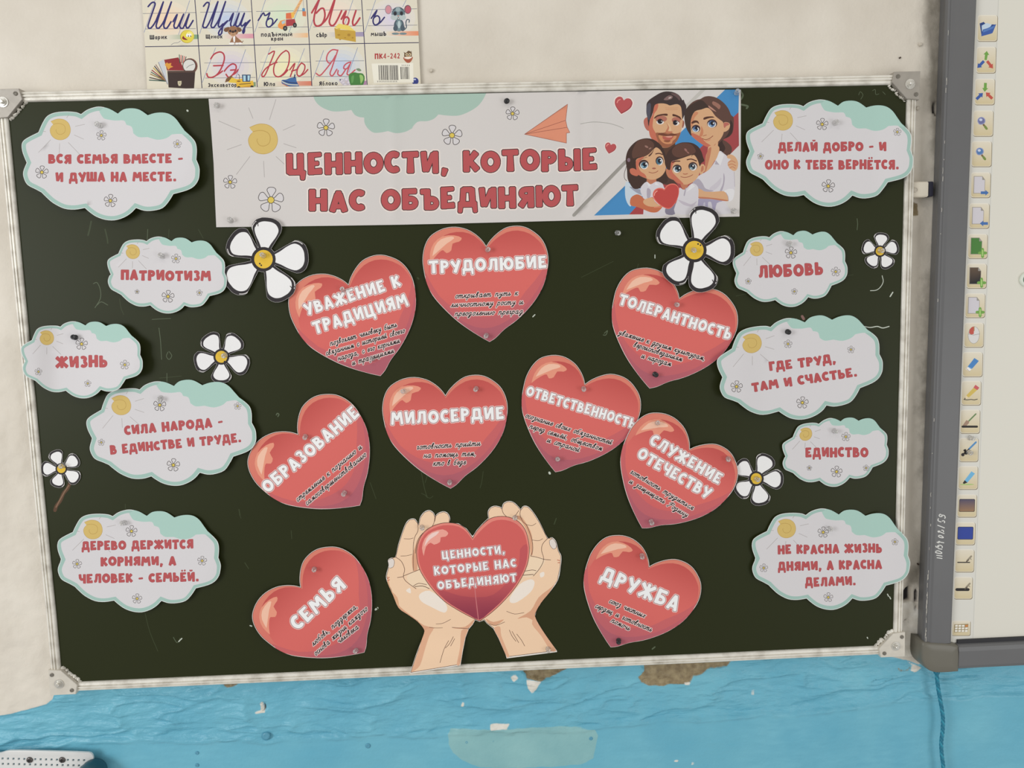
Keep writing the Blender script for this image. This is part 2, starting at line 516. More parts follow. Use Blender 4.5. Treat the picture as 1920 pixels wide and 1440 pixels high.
# handwriting: polylines with a small-letter height of 1
GS = {
    'а': (.95, [O_(0), [(.5, 1), (.5, .2), (.62, 0), (.85, .35)]]),
    'б': (.8, [arc(.26, .45, .25, .45, 60, 420, 11), [(.6, 1.9), (.3, 1.75), (.05, 1.2), (.02, .5)]]),
    'в': (.75, [[(.02, .5), (.32, 1.3), (.3, 1.85), (.12, 1.8), (.02, .4), (.2, 0), (.45, .3), (.35, .7), (.1, .62)]]),
    'г': (.6, [[(0, .75), (.15, 1), (.32, .8), (.2, .3), (.28, 0), (.52, .3)]]),
    'д': (.9, [O_(0), [(.5, 1), (.42, -.5), (.2, -.95), (.05, -.6), (.75, .3)]]),
    'е': (.62, [[(.03, .4), (.4, .6), (.38, .92), (.2, 1), (.02, .65), (.04, .2), (.2, 0), (.38, .08), (.6, .4)]]),
    'ж': (1.0, [[(0, .9), (.2, .9), (.32, .5), (0, .05)], [(.45, 1), (.45, 0)], [(.9, .95), (.7, .9), (.55, .5), (.72, .05), (.95, .25)]]),
    'з': (.68, [[(.05, .85), (.25, 1), (.42, .8), (.2, .5), (.42, .3), (.35, -.5), (.15, -.95), (0, -.65), (.6, .25)]]),
    'и': (.95, [[(0, 1), (0, .2), (.15, 0), (.5, .95)], [(.52, 1), (.52, .2), (.64, 0), (.88, .35)]]),
    'к': (.75, [[(0, 1), (0, 0)], [(.5, 1), (.05, .48), (.3, .4), (.45, 0), (.7, .25)]]),
    'л': (.8, [[(0, .1), (.12, .05), (.3, 1), (.42, .2), (.54, 0), (.76, .35)]]),
    'м': (1.05, [[(0, .05), (.1, .02), (.26, 1), (.42, .1), (.66, 1), (.7, .2), (.82, 0), (1.0, .35)]]),
    'н': (.85, [[(0, 1), (0, 0)], [(0, .5), (.45, .5)], [(.48, 1), (.48, .2), (.6, 0), (.82, .35)]]),
    'о': (.68, [O_(0), [(.4, .9), (.62, .8)]]),
    'п': (.9, [[(0, 1), (0, 0)], [(0, .6), (.3, 1), (.47, .85), (.47, .2), (.6, 0), (.85, .35)]]),
    'р': (.75, [[(.02, 1), (-.02, -1)], [(0, .6), (.3, 1), (.5, .7), (.46, .2), (.25, 0), (.03, .15)]]),
    'с': (.6, [[(.42, .85), (.2, 1), (.02, .7), (.02, .25), (.18, 0), (.36, .05), (.58, .4)]]),
    'т': (1.2, [[(0, 1), (0, 0)], [(0, .6), (.25, 1), (.38, .85), (.38, 0)], [(.38, .6), (.64, 1), (.76, .85), (.76, .2), (.9, 0), (1.12, .35)]]),
    'у': (.82, [[(0, 1), (0, .5), (.14, .3), (.44, .6)], [(.5, 1), (.42, -.5), (.2, -.95), (.05, -.6), (.7, .3)]]),
    'х': (.75, [[(0, .95), (.16, .9), (.4, .1), (.6, .1)], [(.55, .95), (0, .05)]]),
    'ц': (1.0, [[(0, 1), (0, .2), (.15, 0), (.5, .95)], [(.52, 1), (.52, .2), (.64, 0), (.76, -.5), (.62, -.6), (.92, .3)]]),
    'ч': (.85, [[(0, 1), (.02, .6), (.2, .5), (.46, .65)], [(.5, 1), (.5, .2), (.62, 0), (.82, .35)]]),
    'ш': (1.35, [[(0, 1), (0, .2), (.14, 0), (.44, .95)], [(.45, 1), (.45, .2), (.58, 0), (.88, .95)], [(.9, 1), (.9, .2), (1.02, 0), (1.28, .35)]]),
    'щ': (1.4, [[(0, 1), (0, .2), (.14, 0), (.44, .95)], [(.45, 1), (.45, .2), (.58, 0), (.88, .95)], [(.9, 1), (.9, .2), (1.02, 0), (1.14, -.5), (1.0, -.6), (1.3, .3)]]),
    'ь': (.6, [[(0, 1), (0, .2), (.16, 0), (.4, .22), (.32, .52), (.04, .42)]]),
    'ы': (1.0, [[(0, 1), (0, .2), (.16, 0), (.4, .22), (.32, .52), (.04, .42)], [(.58, 1), (.58, .2), (.7, 0), (.92, .35)]]),
    'ю': (1.1, [[(0, 1), (0, 0)], [(0, .5), (.35, .5)], O_(.36), [(.74, .9), (1.0, .8)]]),
    'я': (.85, [[(.52, 1), (.5, .2), (.62, 0), (.82, .35)], [(.5, .98), (.18, .98), (.12, .62), (.48, .5)], [(.34, .5), (.0, .02)]]),
    'Р': (1.2, [[(.5, 1.7), (.3, .6), (.1, -.2), (-.1, .1)], [(-.1, 1.2), (.3, 1.9), (.9, 1.9), (1.05, 1.4), (.8, 1.0), (.4, .9)]]),
    ',': (.5, [[(.15, .12), (.02, -.35)]]),
    ' ': (.75, []),
}
GS['й'] = (GS['и'][0], GS['и'][1] + [[(.2, 1.45), (.35, 1.3), (.55, 1.5)]])
GS['ё'] = (GS['е'][0], GS['е'][1] + [[(.1, 1.35), (.12, 1.45)], [(.35, 1.35), (.37, 1.45)]])


def text_map(total, p0, p1, h):
    p0 = np.array(p0, float); p1 = np.array(p1, float)
    ex = (p1 - p0) / total
    u = (p1 - p0) / np.linalg.norm(p1 - p0)
    ey = np.array([u[1], -u[0]]) * h
    return lambda q: p0 + q[:, :1] * ex + q[:, 1:] * ey


def block_text(sh, txt, p0, p1, h, part, fill, edge=None, ew=1.2, halo=None, hw=3.0, gap=.05, wt=1.0, wobble=.03):
    x = 0.0; gl = []
    r = random.Random(txt)
    for ch in txt:
        wd, st = GB[ch]
        dy = r.uniform(-wobble, wobble) if ch not in ' .,-' else 0
        k = 1 + r.uniform(-wobble, wobble)
        for p, ww in st:
            q = np.array(p, float) * np.array([1, k]) + np.array([x, dy])
            gl.append((q, ww))
        x += wd + gap
    x -= gap
    f = text_map(x, p0, p1, h)
    for e, c in ((hw, halo), (ew, edge), (0.0, fill)):
        if c is None: continue
        g = e / h
        for q, ww in gl:
            w2 = (ww * wt + 2 * g) if np.isscalar(ww) else (ww[0] * wt + 2 * g, ww[1] * wt + 2 * g)
            closed = np.linalg.norm(q[0] - q[-1]) < 1e-6
            for poly in seg_polys(q, w2, ext=g, rnd=closed, chamf=0.05 + g * .4, discs=10):
                sh.poly(f(poly), c, part)


def script_text(sh, txt, p0, p1, h, part, ink, halo, pw=1.15, hw=3.4):
    x = 0.0; gl = []
    for ch in txt:
        wd, st = GS[ch]
        for p in st:
            p = np.array(p, float)
            p[:, 1] = np.where(p[:, 1] > 1, 1 + (p[:, 1] - 1) * .75, np.where(p[:, 1] < 0, p[:, 1] * .75, p[:, 1]))
            if len(p) > 2: p = smooth(p, n=2, closed=False)
            gl.append(np.stack([p[:, 0] + p[:, 1] * .32 + x, p[:, 1]], 1))
        x += wd + .12
    f = text_map(x, p0, p1, h)
    if halo is not None:
        for q in gl: sh.line(f(q), hw, halo, part)
    for q in gl: sh.line(f(q), pw, ink, part)


# ------------------------------------------------------------------ printed motifs
INK = col((52, 44, 44)); WHITE = col((206, 202, 203)); YEL = col((214, 190, 88)); SUN = col((206, 178, 106)); SUND = col((180, 148, 80))
RAY = col((168, 162, 160)); AQUA = col((157, 187, 178)); RED = col((178, 82, 84)); REDD = col((120, 58, 58))


def petal(cx, cy, a, l0, l1, hw):
    """Drop-shaped petal pointing along angle a (degrees, y down)."""
    t = np.array([(0, .18), (.25, .5), (.5, .85), (.72, 1.0), (.9, .78), (.985, .4)])
    up = [(l0 + (l1 - l0) * u, hw * v) for u, v in t]
    pts = up + [(l1, 0)] + [(u, -v) for u, v in up[::-1]]
    c, s_ = math.cos(math.radians(a)), math.sin(math.radians(a))
    P = np.array([(cx + u * c - v * s_, cy + u * s_ + v * c) for u, v in pts])
    return smooth(P, n=2 if hw < 8 else 4)


def daisy_print(sh, cx, cy, r, part, rot=0.0):
    lw = max(.55, min(1.1, r * .075))
    for k in range(5):
        a = -90 + 72 * k + rot
        p = petal(cx, cy, a, r * .2, r, r * .36)
        sh.poly(p, INK, part)
        sh.poly(inset(p, lw), WHITE, part)
    sh.poly(ell(cx, cy, r * .28, n=12), INK, part)
    sh.poly(ell(cx, cy, r * .28 - lw, n=12), YEL, part)


def sun_print(sh, f, part, cx, cy, r, rays, lw):
    """f maps design coordinates to pixels; the disc is a snail-like spiral."""
    disc = smooth([(-.92, -.80), (-.5, -.98), (-.1, -1.05), (.4, -.95), (.82, -.6), (1.0, 0), (.88, .52), (.55, .86), (.05, 1.01), (-.48, .9), (-.86, .55), (-1.0, .1), (-.9, -.24), (-.68, -.5), (-.8, -.62)], corners=(0, 13), n=3)
    sh.poly(f(disc * r + [cx, cy]), SUN, part)
    sp = smooth([(-.68, -.5), (-.34, -.58), (.05, -.56), (.38, -.38), (.49, -.04), (.38, .3), (.05, .46), (-.26, .38), (-.41, .1), (-.38, -.02)], n=3, closed=False)
    sh.line(f(sp * r + [cx, cy]), lw, SUND, part)
    sh.line(f(disc[:39] * r * .985 + [cx, cy]), lw * .8, SUND, part)
    for x0, y0, x1, y1 in rays:
        sh.line(f(np.array([(x0, y0), (x1, y1)], float)), lw, RAY, part, rnd=False)


def affine(src, dst):
    src = np.array(src, float); dst = np.array(dst, float)
    X = np.linalg.lstsq(np.hstack([src, np.ones((len(src), 1))]), dst, rcond=None)[0]
    return lambda p: np.hstack([np.asarray(p, float), np.ones((len(p), 1))]) @ X


def pin_lift(pins, base, amp, radius, extra=None):
    pins = np.array(pins, float)
    def f(P):
        d2 = np.min([np.sum((P - p) ** 2, 1) for p in pins], 0) if len(pins) == 1 else 1 / np.sum([1 / (np.sum((P - p) ** 2, 1) + 1) for p in pins], 0)
        z = base + amp * np.minimum(1.4, (np.sqrt(d2) / radius) ** 1.6)
        if extra is not None: z = z + extra(P)
        return z
    return f


def sstep(a, b, x):
    t = np.clip((x - a) / (b - a), 0, 1)
    return t * t * (3 - 2 * t)


def centre3(outline, Y):
    c = np.asarray(outline).mean(0)
    return at(c[0], c[1], Y)

# ================================================================== THE WALL
def vnoise(x, z, fx, fz, seed, octv=3):
    r = np.random.RandomState(seed)
    tot = np.zeros_like(x); amp = 1.0; s = 0
    for o in range(octv):
        g = r.rand(256, 256) * 2 - 1
        u = x * fx * 2 ** o + 37.1 * o + 91; v = z * fz * 2 ** o + 11.7 * o + 57
        i = np.floor(u).astype(int); j = np.floor(v).astype(int)
        a = u - i; b = v - j
        a = a * a * (3 - 2 * a); b = b * b * (3 - 2 * b)
        i0, i1, j0, j1 = i % 256, (i + 1) % 256, j % 256, (j + 1) % 256
        tot += amp * ((g[i0, j0] * (1 - a) + g[i1, j0] * a) * (1 - b) + (g[i0, j1] * (1 - a) + g[i1, j1] * a) * b)
        s += amp; amp *= .5
    return tot / s


def sdist(poly, P):
    """Signed distance, positive inside."""
    poly = np.asarray(poly, float)
    d = np.full(len(P), -60.0)
    lo = poly.min(0) - 55; hi = poly.max(0) + 55
    k = np.where(np.all((P > lo) & (P < hi), 1))[0]
    if not len(k): return d
    Q = P[k]; best = np.full(len(k), 1e9)
    for a, b in zip(poly, np.roll(poly, -1, 0)):
        ab = b - a
        t = np.clip(((Q - a) @ ab) / (ab @ ab + 1e-12), 0, 1)
        best = np.minimum(best, np.linalg.norm(Q - a - t[:, None] * ab, axis=1))
    d[k] = np.where(inside(poly, Q), best, -best)
    return np.maximum(d, -60)


gx = np.concatenate([np.linspace(-1.2, -.32, 12)[:-1], np.arange(-.32, 2.06, .004), np.linspace(2.06, 3.2, 14)])
gz = np.concatenate([np.linspace(-.9, -.3, 8)[:-1], np.arange(-.3, -.16, .004), np.arange(-.16, -.005, .002), np.arange(-.005, 1.32, .004), np.linspace(1.32, 2.2, 10)]) + ZB
GX, GZ = np.meshgrid(gx, gz)
fxx, fzz = GX.ravel(), GZ.ravel()
WP = to_px(np.stack([fxx, np.full_like(fxx, WALL_Y), fzz], 1))
PX, PY = WP[:, 0], WP[:, 1]
edge_y = np.interp(PX, [-900, 0, 20, 45, 90, 101, 106, 112, 700, 1640, 1700, 1722, 1760, 3500], [1390, 1340, 1336, 1331, 1318, 1308, 1292, 1280, 1240, 1224, 1238, 1246, 1232, 1180])
blue = PY - edge_y
lip_y = np.interp(PX, [-900, 0, 60, 110, 140, 300, 460, 640, 850, 1060, 1250, 1450, 1600, 1750, 1920, 3500], [1420, 1404, 1400, 1396, 1384, 1384, 1387, 1381, 1371, 1365, 1347, 1337, 1323, 1311, 1300, 1200])
lip_y = lip_y + vnoise(fxx, fzz * 0, 26, 1, 5, 3) * 5
bare = np.max([sdist(p, WP) for p in (
    [(1206, 1236), (1208, 1258), (1197, 1270), (1203, 1279), (1218, 1286), (1245, 1286), (1275, 1284), (1293, 1281), (1300, 1268), (1315, 1265), (1330, 1255), (1365, 1252), (1372, 1234)],
    [(965, 1240), (985, 1262), (988, 1272), (1015, 1275), (1030, 1272), (1045, 1262), (1060, 1255), (1075, 1240)],
    [(412, 1276), (425, 1290), (440, 1287), (452, 1276)],
    [(1693, 1168), (1706, 1164), (1708, 1172), (1695, 1179)],
    [(1709, 380), (1721, 381), (1722, 404), (1709, 404)],
    [(1683, 1252), (1688, 1259), (1700, 1258), (1706, 1251), (1700, 1256), (1690, 1256)])], 0)
teal = sdist([(840, 1375), (845, 1368), (1060, 1362), (1115, 1366), (1122, 1378), (1117, 1395), (1112, 1420), (1090, 1432), (1040, 1436), (960, 1438), (900, 1437), (870, 1425), (850, 1410), (842, 1395)], WP)
pale = np.max([sdist(p, WP) for p in (
    [(986, 1271), (990, 1290), (998, 1300), (1006, 1290), (1014, 1276)],
    [(1690, 1131), (1708, 1127), (1716, 1134), (1722, 1150), (1728, 1190), (1722, 1215), (1716, 1230), (1689, 1232)],
    [(957, 1268), (966, 1262), (972, 1270), (963, 1275)],
    [(918, 1357), (955, 1357), (950, 1366), (920, 1367)],
    [(1283, 1281), (1294, 1279), (1292, 1285), (1284, 1284)],
    [(1702, 1240), (1713, 1246), (1722, 1249), (1729, 1252), (1722, 1256), (1715, 1261), (1706, 1256), (1711, 1248)],
    [(488, 1316), (493, 1318), (497, 1336), (480, 1338), (478, 1335), (490, 1332)],
    [(866, 1318), (870, 1318), (869, 1324), (865, 1324)],
    [(1262, 1424), (1271, 1423), (1272, 1427), (1263, 1427)],
    [(1296, 1428), (1300, 1428), (1300, 1432), (1296, 1432)],
    [(1411, 1295), (1415, 1294), (1416, 1306), (1411, 1305)])], 0)
dark = np.max([sdist(p, WP) for p in (
    [(1691, 1112), (1699, 1102), (1707, 1100), (1707, 1122), (1700, 1127), (1692, 1128)],
    [(1715, 1104), (1721, 1107), (1720, 1130), (1715, 1127)],
    [(1694, 1162), (1700, 1160), (1702, 1163), (1696, 1164)],
    [(1714, 1137), (1718, 1136), (1718, 1141), (1714, 1141)],
    [(1752, 192), (1756, 189), (1756, 217), (1753, 216), (1750, 208)],
    [(491, 1317), (494, 1317), (497, 1332), (494, 1332)])], 0)
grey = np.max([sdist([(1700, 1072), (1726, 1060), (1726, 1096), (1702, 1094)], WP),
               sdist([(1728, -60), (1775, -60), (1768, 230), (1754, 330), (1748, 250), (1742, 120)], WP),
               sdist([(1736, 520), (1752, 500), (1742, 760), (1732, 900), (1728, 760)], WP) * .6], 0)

isb = np.clip(blue / 6, 0, 1)
D = vnoise(fxx, fzz, 5, 5, 1, 3) * .0012
rough_l = sstep(330, 800, PY) * (1 - sstep(60, 160, PX)) + sstep(1700, 1716, PX) * .7
fine = vnoise(fxx, fzz, 45, 45, 2, 3)
D += (1 - isb) * (fine * (.0005 + .0022 * rough_l) + rough_l * .0022 * vnoise(fxx, fzz, 16, 12, 3, 3))
band = isb * (1 - sstep(-2, 3, PY - lip_y))
wz = fzz + .022 * vnoise(fxx, fzz, 7, 9, 8, 3)
rid = vnoise(fxx, wz, 6, 30, 4, 4)
cre = (1 - np.abs(vnoise(fxx, wz + .01 * rid, 8, 34, 21, 3))) ** 7
D += band * (.0056 * rid + .0060 * cre + .0022 * vnoise(fxx, fzz, 40, 60, 9, 3))
D += isb * (1 - band) * (.0007 * vnoise(fxx, fzz, 10, 14, 10, 4) + .0012 * (PX > 1500) * vnoise(fxx, fzz, 14, 18, 12, 3))
D += isb * sstep(-3, 2.5, PY - lip_y) * .0046 - .002 * isb
D += isb * np.exp(-((PY - lip_y - 3) / 3.5) ** 2) * .0030 * np.clip(.5 + 1.2 * vnoise(fxx, fzz, 34, 12, 13, 3), 0, 1.4)
D += .0035 * sstep(-9, 0, -blue) * (1 - sstep(100, 120, PX)) * sstep(1060, 1240, PY) * (1 - sstep(0, 3, blue))
D -= sstep(-1, 3, bare) * .0035
D += sstep(-1, 3, pale) * .0012
D += sstep(-1, 4, teal) * .0006
D -= sstep(-1.5, 2, dark) * .014
WV = np.stack([fxx, WALL_Y - D, fzz], 1)
nx, nz_ = len(gx), len(gz)
ii, jj = np.meshgrid(np.arange(nx - 1), np.arange(nz_ - 1))
q0 = (jj * nx + ii).ravel()
WF = np.stack([q0, q0 + 1, q0 + nx + 1, q0 + nx], 1)


def wall_material():
    m, N, L, p = new_mat('painted_plaster')
    def att(n):
        a = N.new('ShaderNodeAttribute'); a.attribute_name = n
        return a.outputs['Fac']
    tc = N.new('ShaderNodeTexCoord')
    def noise(sc, det=4, stretch=None):
        z = N.new('ShaderNodeTexNoise'); z.inputs['Scale'].default_value = sc; z.inputs['Detail'].default_value = det
        if stretch:
            mp = N.new('ShaderNodeMapping'); mp.inputs['Scale'].default_value = stretch
            L.new(tc.outputs['Object'], mp.inputs['Vector']); L.new(mp.outputs[0], z.inputs['Vector'])
        else: L.new(tc.outputs['Object'], z.inputs['Vector'])
        return z.outputs['Fac']
    def math_(op, a, b):
        n = N.new('ShaderNodeMath'); n.operation = op
        for i, v in enumerate((a, b)):
            if isinstance(v, (int, float)): n.inputs[i].default_value = v
            else: L.new(v, n.inputs[i])
        return n.outputs[0]
    nz1 = noise(60)
    def mask(n, wob=6.0, soft=1.2):
        f = math_('ADD', att(n), math_('MULTIPLY', math_('SUBTRACT', nz1, .5), wob))
        r = N.new('ShaderNodeMapRange'); r.interpolation_type = 'SMOOTHSTEP'
        r.inputs['From Min'].default_value = -soft; r.inputs['From Max'].default_value = soft
        L.new(f, r.inputs['Value'])
        return r.outputs[0]
    def ramp(f, c0, c1, lo=.3, hi=.7):
        r = N.new('ShaderNodeValToRGB')
        r.color_ramp.elements[0].position = lo; r.color_ramp.elements[1].position = hi
        r.color_ramp.elements[0].color = (*col(c0), 1); r.color_ramp.elements[1].color = (*col(c1), 1)
        L.new(f, r.inputs[0])
        return r.outputs[0]
    def mixc(f, a, b):
        n = N.new('ShaderNodeMix'); n.data_type = 'RGBA'
        L.new(f, n.inputs[0]); L.new(a, n.inputs[6]); L.new(b, n.inputs[7])
        return n.outputs[2]
    c = ramp(noise(7), (205, 197, 184), (220, 213, 201))
    blu = mixc(noise(30, 5, (1, 1, 4)), ramp(noise(4), (92, 162, 188), (110, 176, 194)), ramp(noise(9), (100, 172, 196), (124, 190, 208)))
    c = mixc(mask('blue', 5), c, blu)
    c = mixc(mask('teal', 5), c, ramp(noise(20), (130, 178, 182), (142, 188, 190)))
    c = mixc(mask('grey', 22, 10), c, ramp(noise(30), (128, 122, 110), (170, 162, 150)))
    c = mixc(mask('bare', 7), c, ramp(noise(90), (120, 104, 78), (160, 144, 112)))
    c = mixc(mask('pale', 4), c, ramp(noise(50), (212, 206, 192), (232, 228, 220)))
    c = mixc(mask('dark', 3), c, ramp(noise(50), (30, 28, 34), (52, 48, 52)))
    L.new(c, p.inputs['Base Color'])
    r = N.new('ShaderNodeMapRange'); r.inputs['To Min'].default_value = .7; r.inputs['To Max'].default_value = .33
    L.new(mask('blue', 3), r.inputs['Value']); L.new(r.outputs[0], p.inputs['Roughness'])
    p.inputs['Specular IOR Level'].default_value = .35
    b = N.new('ShaderNodeBump'); b.inputs['Strength'].default_value = .5; b.inputs['Distance'].default_value = .0014
    bh = math_('ADD', noise(180, 6), math_('MULTIPLY', att('band'), math_('MULTIPLY', noise(38, 6, (1, 1, 3.2)), 6.0)))
    L.new(bh, b.inputs['Height']); L.new(b.outputs[0], p.inputs['Normal'])
    return m


wm = bpy.data.meshes.new('wall_back')
wm.vertices.add(len(WV)); wm.vertices.foreach_set('co', WV.ravel())
wm.loops.add(WF.size); wm.loops.foreach_set('vertex_index', WF.ravel().astype(np.int32))
wm.polygons.add(len(WF)); wm.polygons.foreach_set('loop_start', np.arange(0, WF.size, 4, dtype=np.int32))
wm.update(calc_edges=True)
for nm_, ar_ in (('blue', blue), ('bare', bare), ('teal', teal), ('pale', pale), ('dark', dark), ('grey', grey), ('band', band)):
    a_ = wm.attributes.new(nm_, 'FLOAT', 'POINT'); a_.data.foreach_set('value', ar_.astype(np.float32))
wm.polygons.foreach_set('use_smooth', [True] * len(wm.polygons))
wm.materials.append(wall_material())
tag(link('wall_back', wm), 'plastered classroom wall painted off-white above and glossy blue below', kind='structure')

wall_o = bpy.data.objects['wall_back']


def stud(name, px, py, r, h, m):
    p = at(px, py, WALL_Y - .002)
    bm = bmesh.new()
    add_lathe(bm, p + np.array([0, .003, 0]), (0, -1, 0), [(r, 0), (r, .003 + h * .5), (r * .6, .003 + h), (r * .35, .003 + h * .7), (0, .003 + h * .7)], 12)
    bm_obj(name, bm, m, wall_o, True)


SB = mat('blue_painted_head', (86, 150, 174), .35, noise=.1)
SD = mat('rusty_nail', (70, 58, 48), .6, noise=.2)
SW = mat('painted_over_nail', (196, 188, 174), .6, noise=.08)
for px_, py_, r_, h_, m_ in ((370, 1411, .0035, .003, SB), (370, 1434, .0036, .003, SB), (690, 1398, .0048, .002, SB), (1108, 1384, .004, .002, SB), (499, 1380, .0075, .0022, SB),
                             (1688, 108, .0014, .001, SD), (936, 1376, .0022, .002, SD), (1016, 1377, .0012, .001, SD), (1726, 83, .0028, .002, SW), (1721, 203, .0036, .002, SW), (808, 132, .0032, .0025, SW), (875, 1391, .003, .002, SB), (925, 1389, .002, .002, SB), (1722, 1058, .0016, .001, SD)):
    stud('nail_head', px_, py_, r_, h_, m_)

# ================================================================== CHALKBOARD
BW, BH = 1.505, 1.0
board = thing('chalkboard', 'dark green chalkboard in a worn aluminium frame, covered with paper cutouts', 'chalkboard', (BW / 2, 0, ZB))
po = to_px(np.array([(-.004, 0, ZB - .004), (BW + .004, 0, ZB - .004), (BW + .004, 0, ZB + BH + .004), (-.004, 0, ZB + BH + .004)]))
sh = Sheet(po, col((37, 41, 15)), 'panel')
CH = col((86, 96, 74)); CH2 = col((58, 66, 42)); CHW = col((190, 196, 184))


def chalk(pts, w_=1.2, c=CH, k=[0]):
    k[0] += 1
    sh.line(smooth(pts, n=4, closed=False) if len(pts) > 2 else pts, w_, c, 'chalk_mark#%d' % k[0])


for ps_, ww_, cc_ in (
        ([(171, 415), (168, 430), (165, 441)], 3, CH2), ([(197, 430), (201, 447), (202, 456)], 2.4, CH2), ([(277, 430), (276, 450)], 1, CH),
        ([(317, 430), (316, 446)], 1, CH2), ([(372, 430), (381, 447)], 1, CH2), ([(175, 532), (182, 530), (188, 543), (188, 560), (178, 577)], 1.2, CH), ([(182, 572), (190, 566), (202, 572)], 1.2, CH),
        ([(224, 560), (227, 578), (232, 590)], 1, CH2), ([(285, 599), (300, 598), (320, 597)], 1, CH), ([(298, 615), (301, 640), (303, 674)], 1.2, CH),
        ([(315, 660), (312, 668), (317, 674), (322, 667), (317, 659)], 1.2, CH), ([(299, 709), (320, 707), (340, 705)], 1, CH2), ([(313, 700), (313, 716)], 1, CH),
        ([(1607, 410), (1608, 420), (1607, 431)], 1.2, CH), ([(1654, 517), (1656, 528), (1651, 538), (1643, 544), (1632, 545)], 1.3, CHW), ([(1669, 556), (1674, 548)], 2.2, CHW),
        ([(1380, 555), (1480, 535), (1600, 515)], .8, CH2), ([(1620, 612), (1632, 614), (1645, 612), (1655, 615), (1667, 612)], 1.8, CHW),
        ([(1610, 178), (1613, 172), (1618, 178), (1614, 186)], .9, CH), ([(1636, 170), (1641, 168), (1642, 177), (1648, 176)], .9, CH), ([(1655, 172), (1660, 177)], .9, CH),
        ([(272, 1150), (281, 1185), (296, 1221)], 1, CH2), ([(325, 1195), (332, 1205), (338, 1197)], 1.2, CH), ([(335, 1203), (341, 1197)], 2, CHW),
        ([(789, 880), (795, 912), (801, 933)], 1.2, CH2), ([(805, 880), (797, 905)], 1, CH2), ([(906, 884), (903, 905), (900, 915)], 1, CH2), ([(694, 905), (705, 935)], 1, CH2),
        ([(790, 925), (801, 930)], 1, CH2), ([(798, 930), (806, 934), (812, 930)], .9, CH2), ([(1043, 972), (1039, 983)], 2, CH2), ([(448, 955), (450, 966)], 1.6, CH2),
        ([(459, 1055), (466, 1066)], 1.4, CH2), ([(546, 995), (547, 1010)], 1.2, CH2), ([(1388, 170), (1393, 178), (1390, 186)], 3, CH), ([(1390, 196), (1402, 199), (1400, 203)], 3.4, CH),
        ([(1664, 1114), (1666, 1118)], 2, CHW), ([(1668, 1119), (1670, 1123)], 2, CHW), ([(1626, 1195), (1627, 1197)], 2, CHW), ([(1030, 886), (1031, 888)], 4, CHW),
        ([(351, 207), (352, 208)], 3.4, CHW), ([(1197, 495), (1194, 506)], 1, CH2), ([(999, 594), (1003, 590)], 2, CHW), ([(1150, 490), (1090, 520)], .8, CH2),
        ([(1228, 478), (1228, 484)], 1.6, CHW), ([(783, 521), (785, 523)], 3, CH2), ([(704, 1143), (708, 1140)], 3.6, CHW), ([(706, 1139), (709, 1143)], 2, CH2), ([(469, 1173), (472, 1174)], 2.4, CHW), ([(1223, 1217), (1228, 1213)], 2.4, CH),
        ([(518, 778), (520, 775), (523, 777), (521, 781)], 2, CH), ([(1133, 625), (1139, 620), (1136, 628), (1131, 628)], 1.4, CH), ([(1504, 593), (1507, 598)], 5, col((128, 96, 90))), ([(60, 640), (62, 650)], 1.4, CHW), ([(235, 945), (235, 954)], 1, CH2), ([(449, 965), (452, 972)], 1, CH2)):
    chalk(ps_, ww_, cc_)
sh.line(smooth([(131, 906), (126, 917), (119, 925), (113, 939), (106, 948), (103, 957)], n=3, closed=False), (6.5), col((88, 62, 44)), 'glue_stain')
sh.line([(129, 910), (121, 922), (112, 938), (105, 951)], 2.2, col((128, 100, 78)), 'glue_stain')
bparts = sh.build(board, 0.0, lambda P: 0, ENAMEL, grid=90, thick=.018, smooth_sh=False)
for k_, o_ in bparts.items():
    if k_ == 'glue_stain': o_['label'] = 'brown strip of dried glue'


def frame_material():
    m, N, L, p = new_mat('worn_aluminium')
    tc = N.new('ShaderNodeTexCoord')
    z = N.new('ShaderNodeTexNoise'); z.inputs['Scale'].default_value = 38; z.inputs['Detail'].default_value = 7
    L.new(tc.outputs['Object'], z.inputs['Vector'])
    r = N.new('ShaderNodeValToRGB')
    r.color_ramp.elements[0].position = .28; r.color_ramp.elements[1].position = .55
    r.color_ramp.elements[0].color = (*col((186, 180, 168)), 1); r.color_ramp.elements[1].color = (*col((222, 218, 208)), 1)
    L.new(z.outputs['Fac'], r.inputs[0]); L.new(r.outputs[0], p.inputs['Base Color'])
    p.inputs['Roughness'].default_value = .42
    p.inputs['Metallic'].default_value = .12
    b = N.new('ShaderNodeBump'); b.inputs['Strength'].default_value = .4; b.inputs['Distance'].default_value = .0008
    z2 = N.new('ShaderNodeTexNoise'); z2.inputs['Scale'].default_value = 240; z2.inputs['Detail'].default_value = 4
    L.new(tc.outputs['Object'], z2.inputs['Vector'])
    L.new(z2.outputs['Fac'], b.inputs['Height']); L.new(b.outputs[0], p.inputs['Normal'])
    return m


ALU = frame_material()
STEEL = mat('dull_steel', (158, 152, 143), .4, .3, .5, .12, 80, .3)
WSTEEL = mat('paint_smeared_steel', (206, 200, 188), .45, .15, .5, .12, 70, .3)
BOLT = mat('bolt_metal', (205, 202, 194), .3, .6, .5, .1, 90)
DARKM = mat('dark_rivet', (120, 115, 106), .5, .4, .5, .15, 90)
PROF = [(-.0005, 0), (0, .0028), (.0018, .0046), (.0052, .0052), (.0056, .0030), (.0075, .0030), (.0079, .0052), (.0108, .0052), (.0112, .0034), (.0126, .0034), (.0130, .0052), (.0156, .0046), (.0172, .0028), (.0174, 0), (.0174, -.018)]


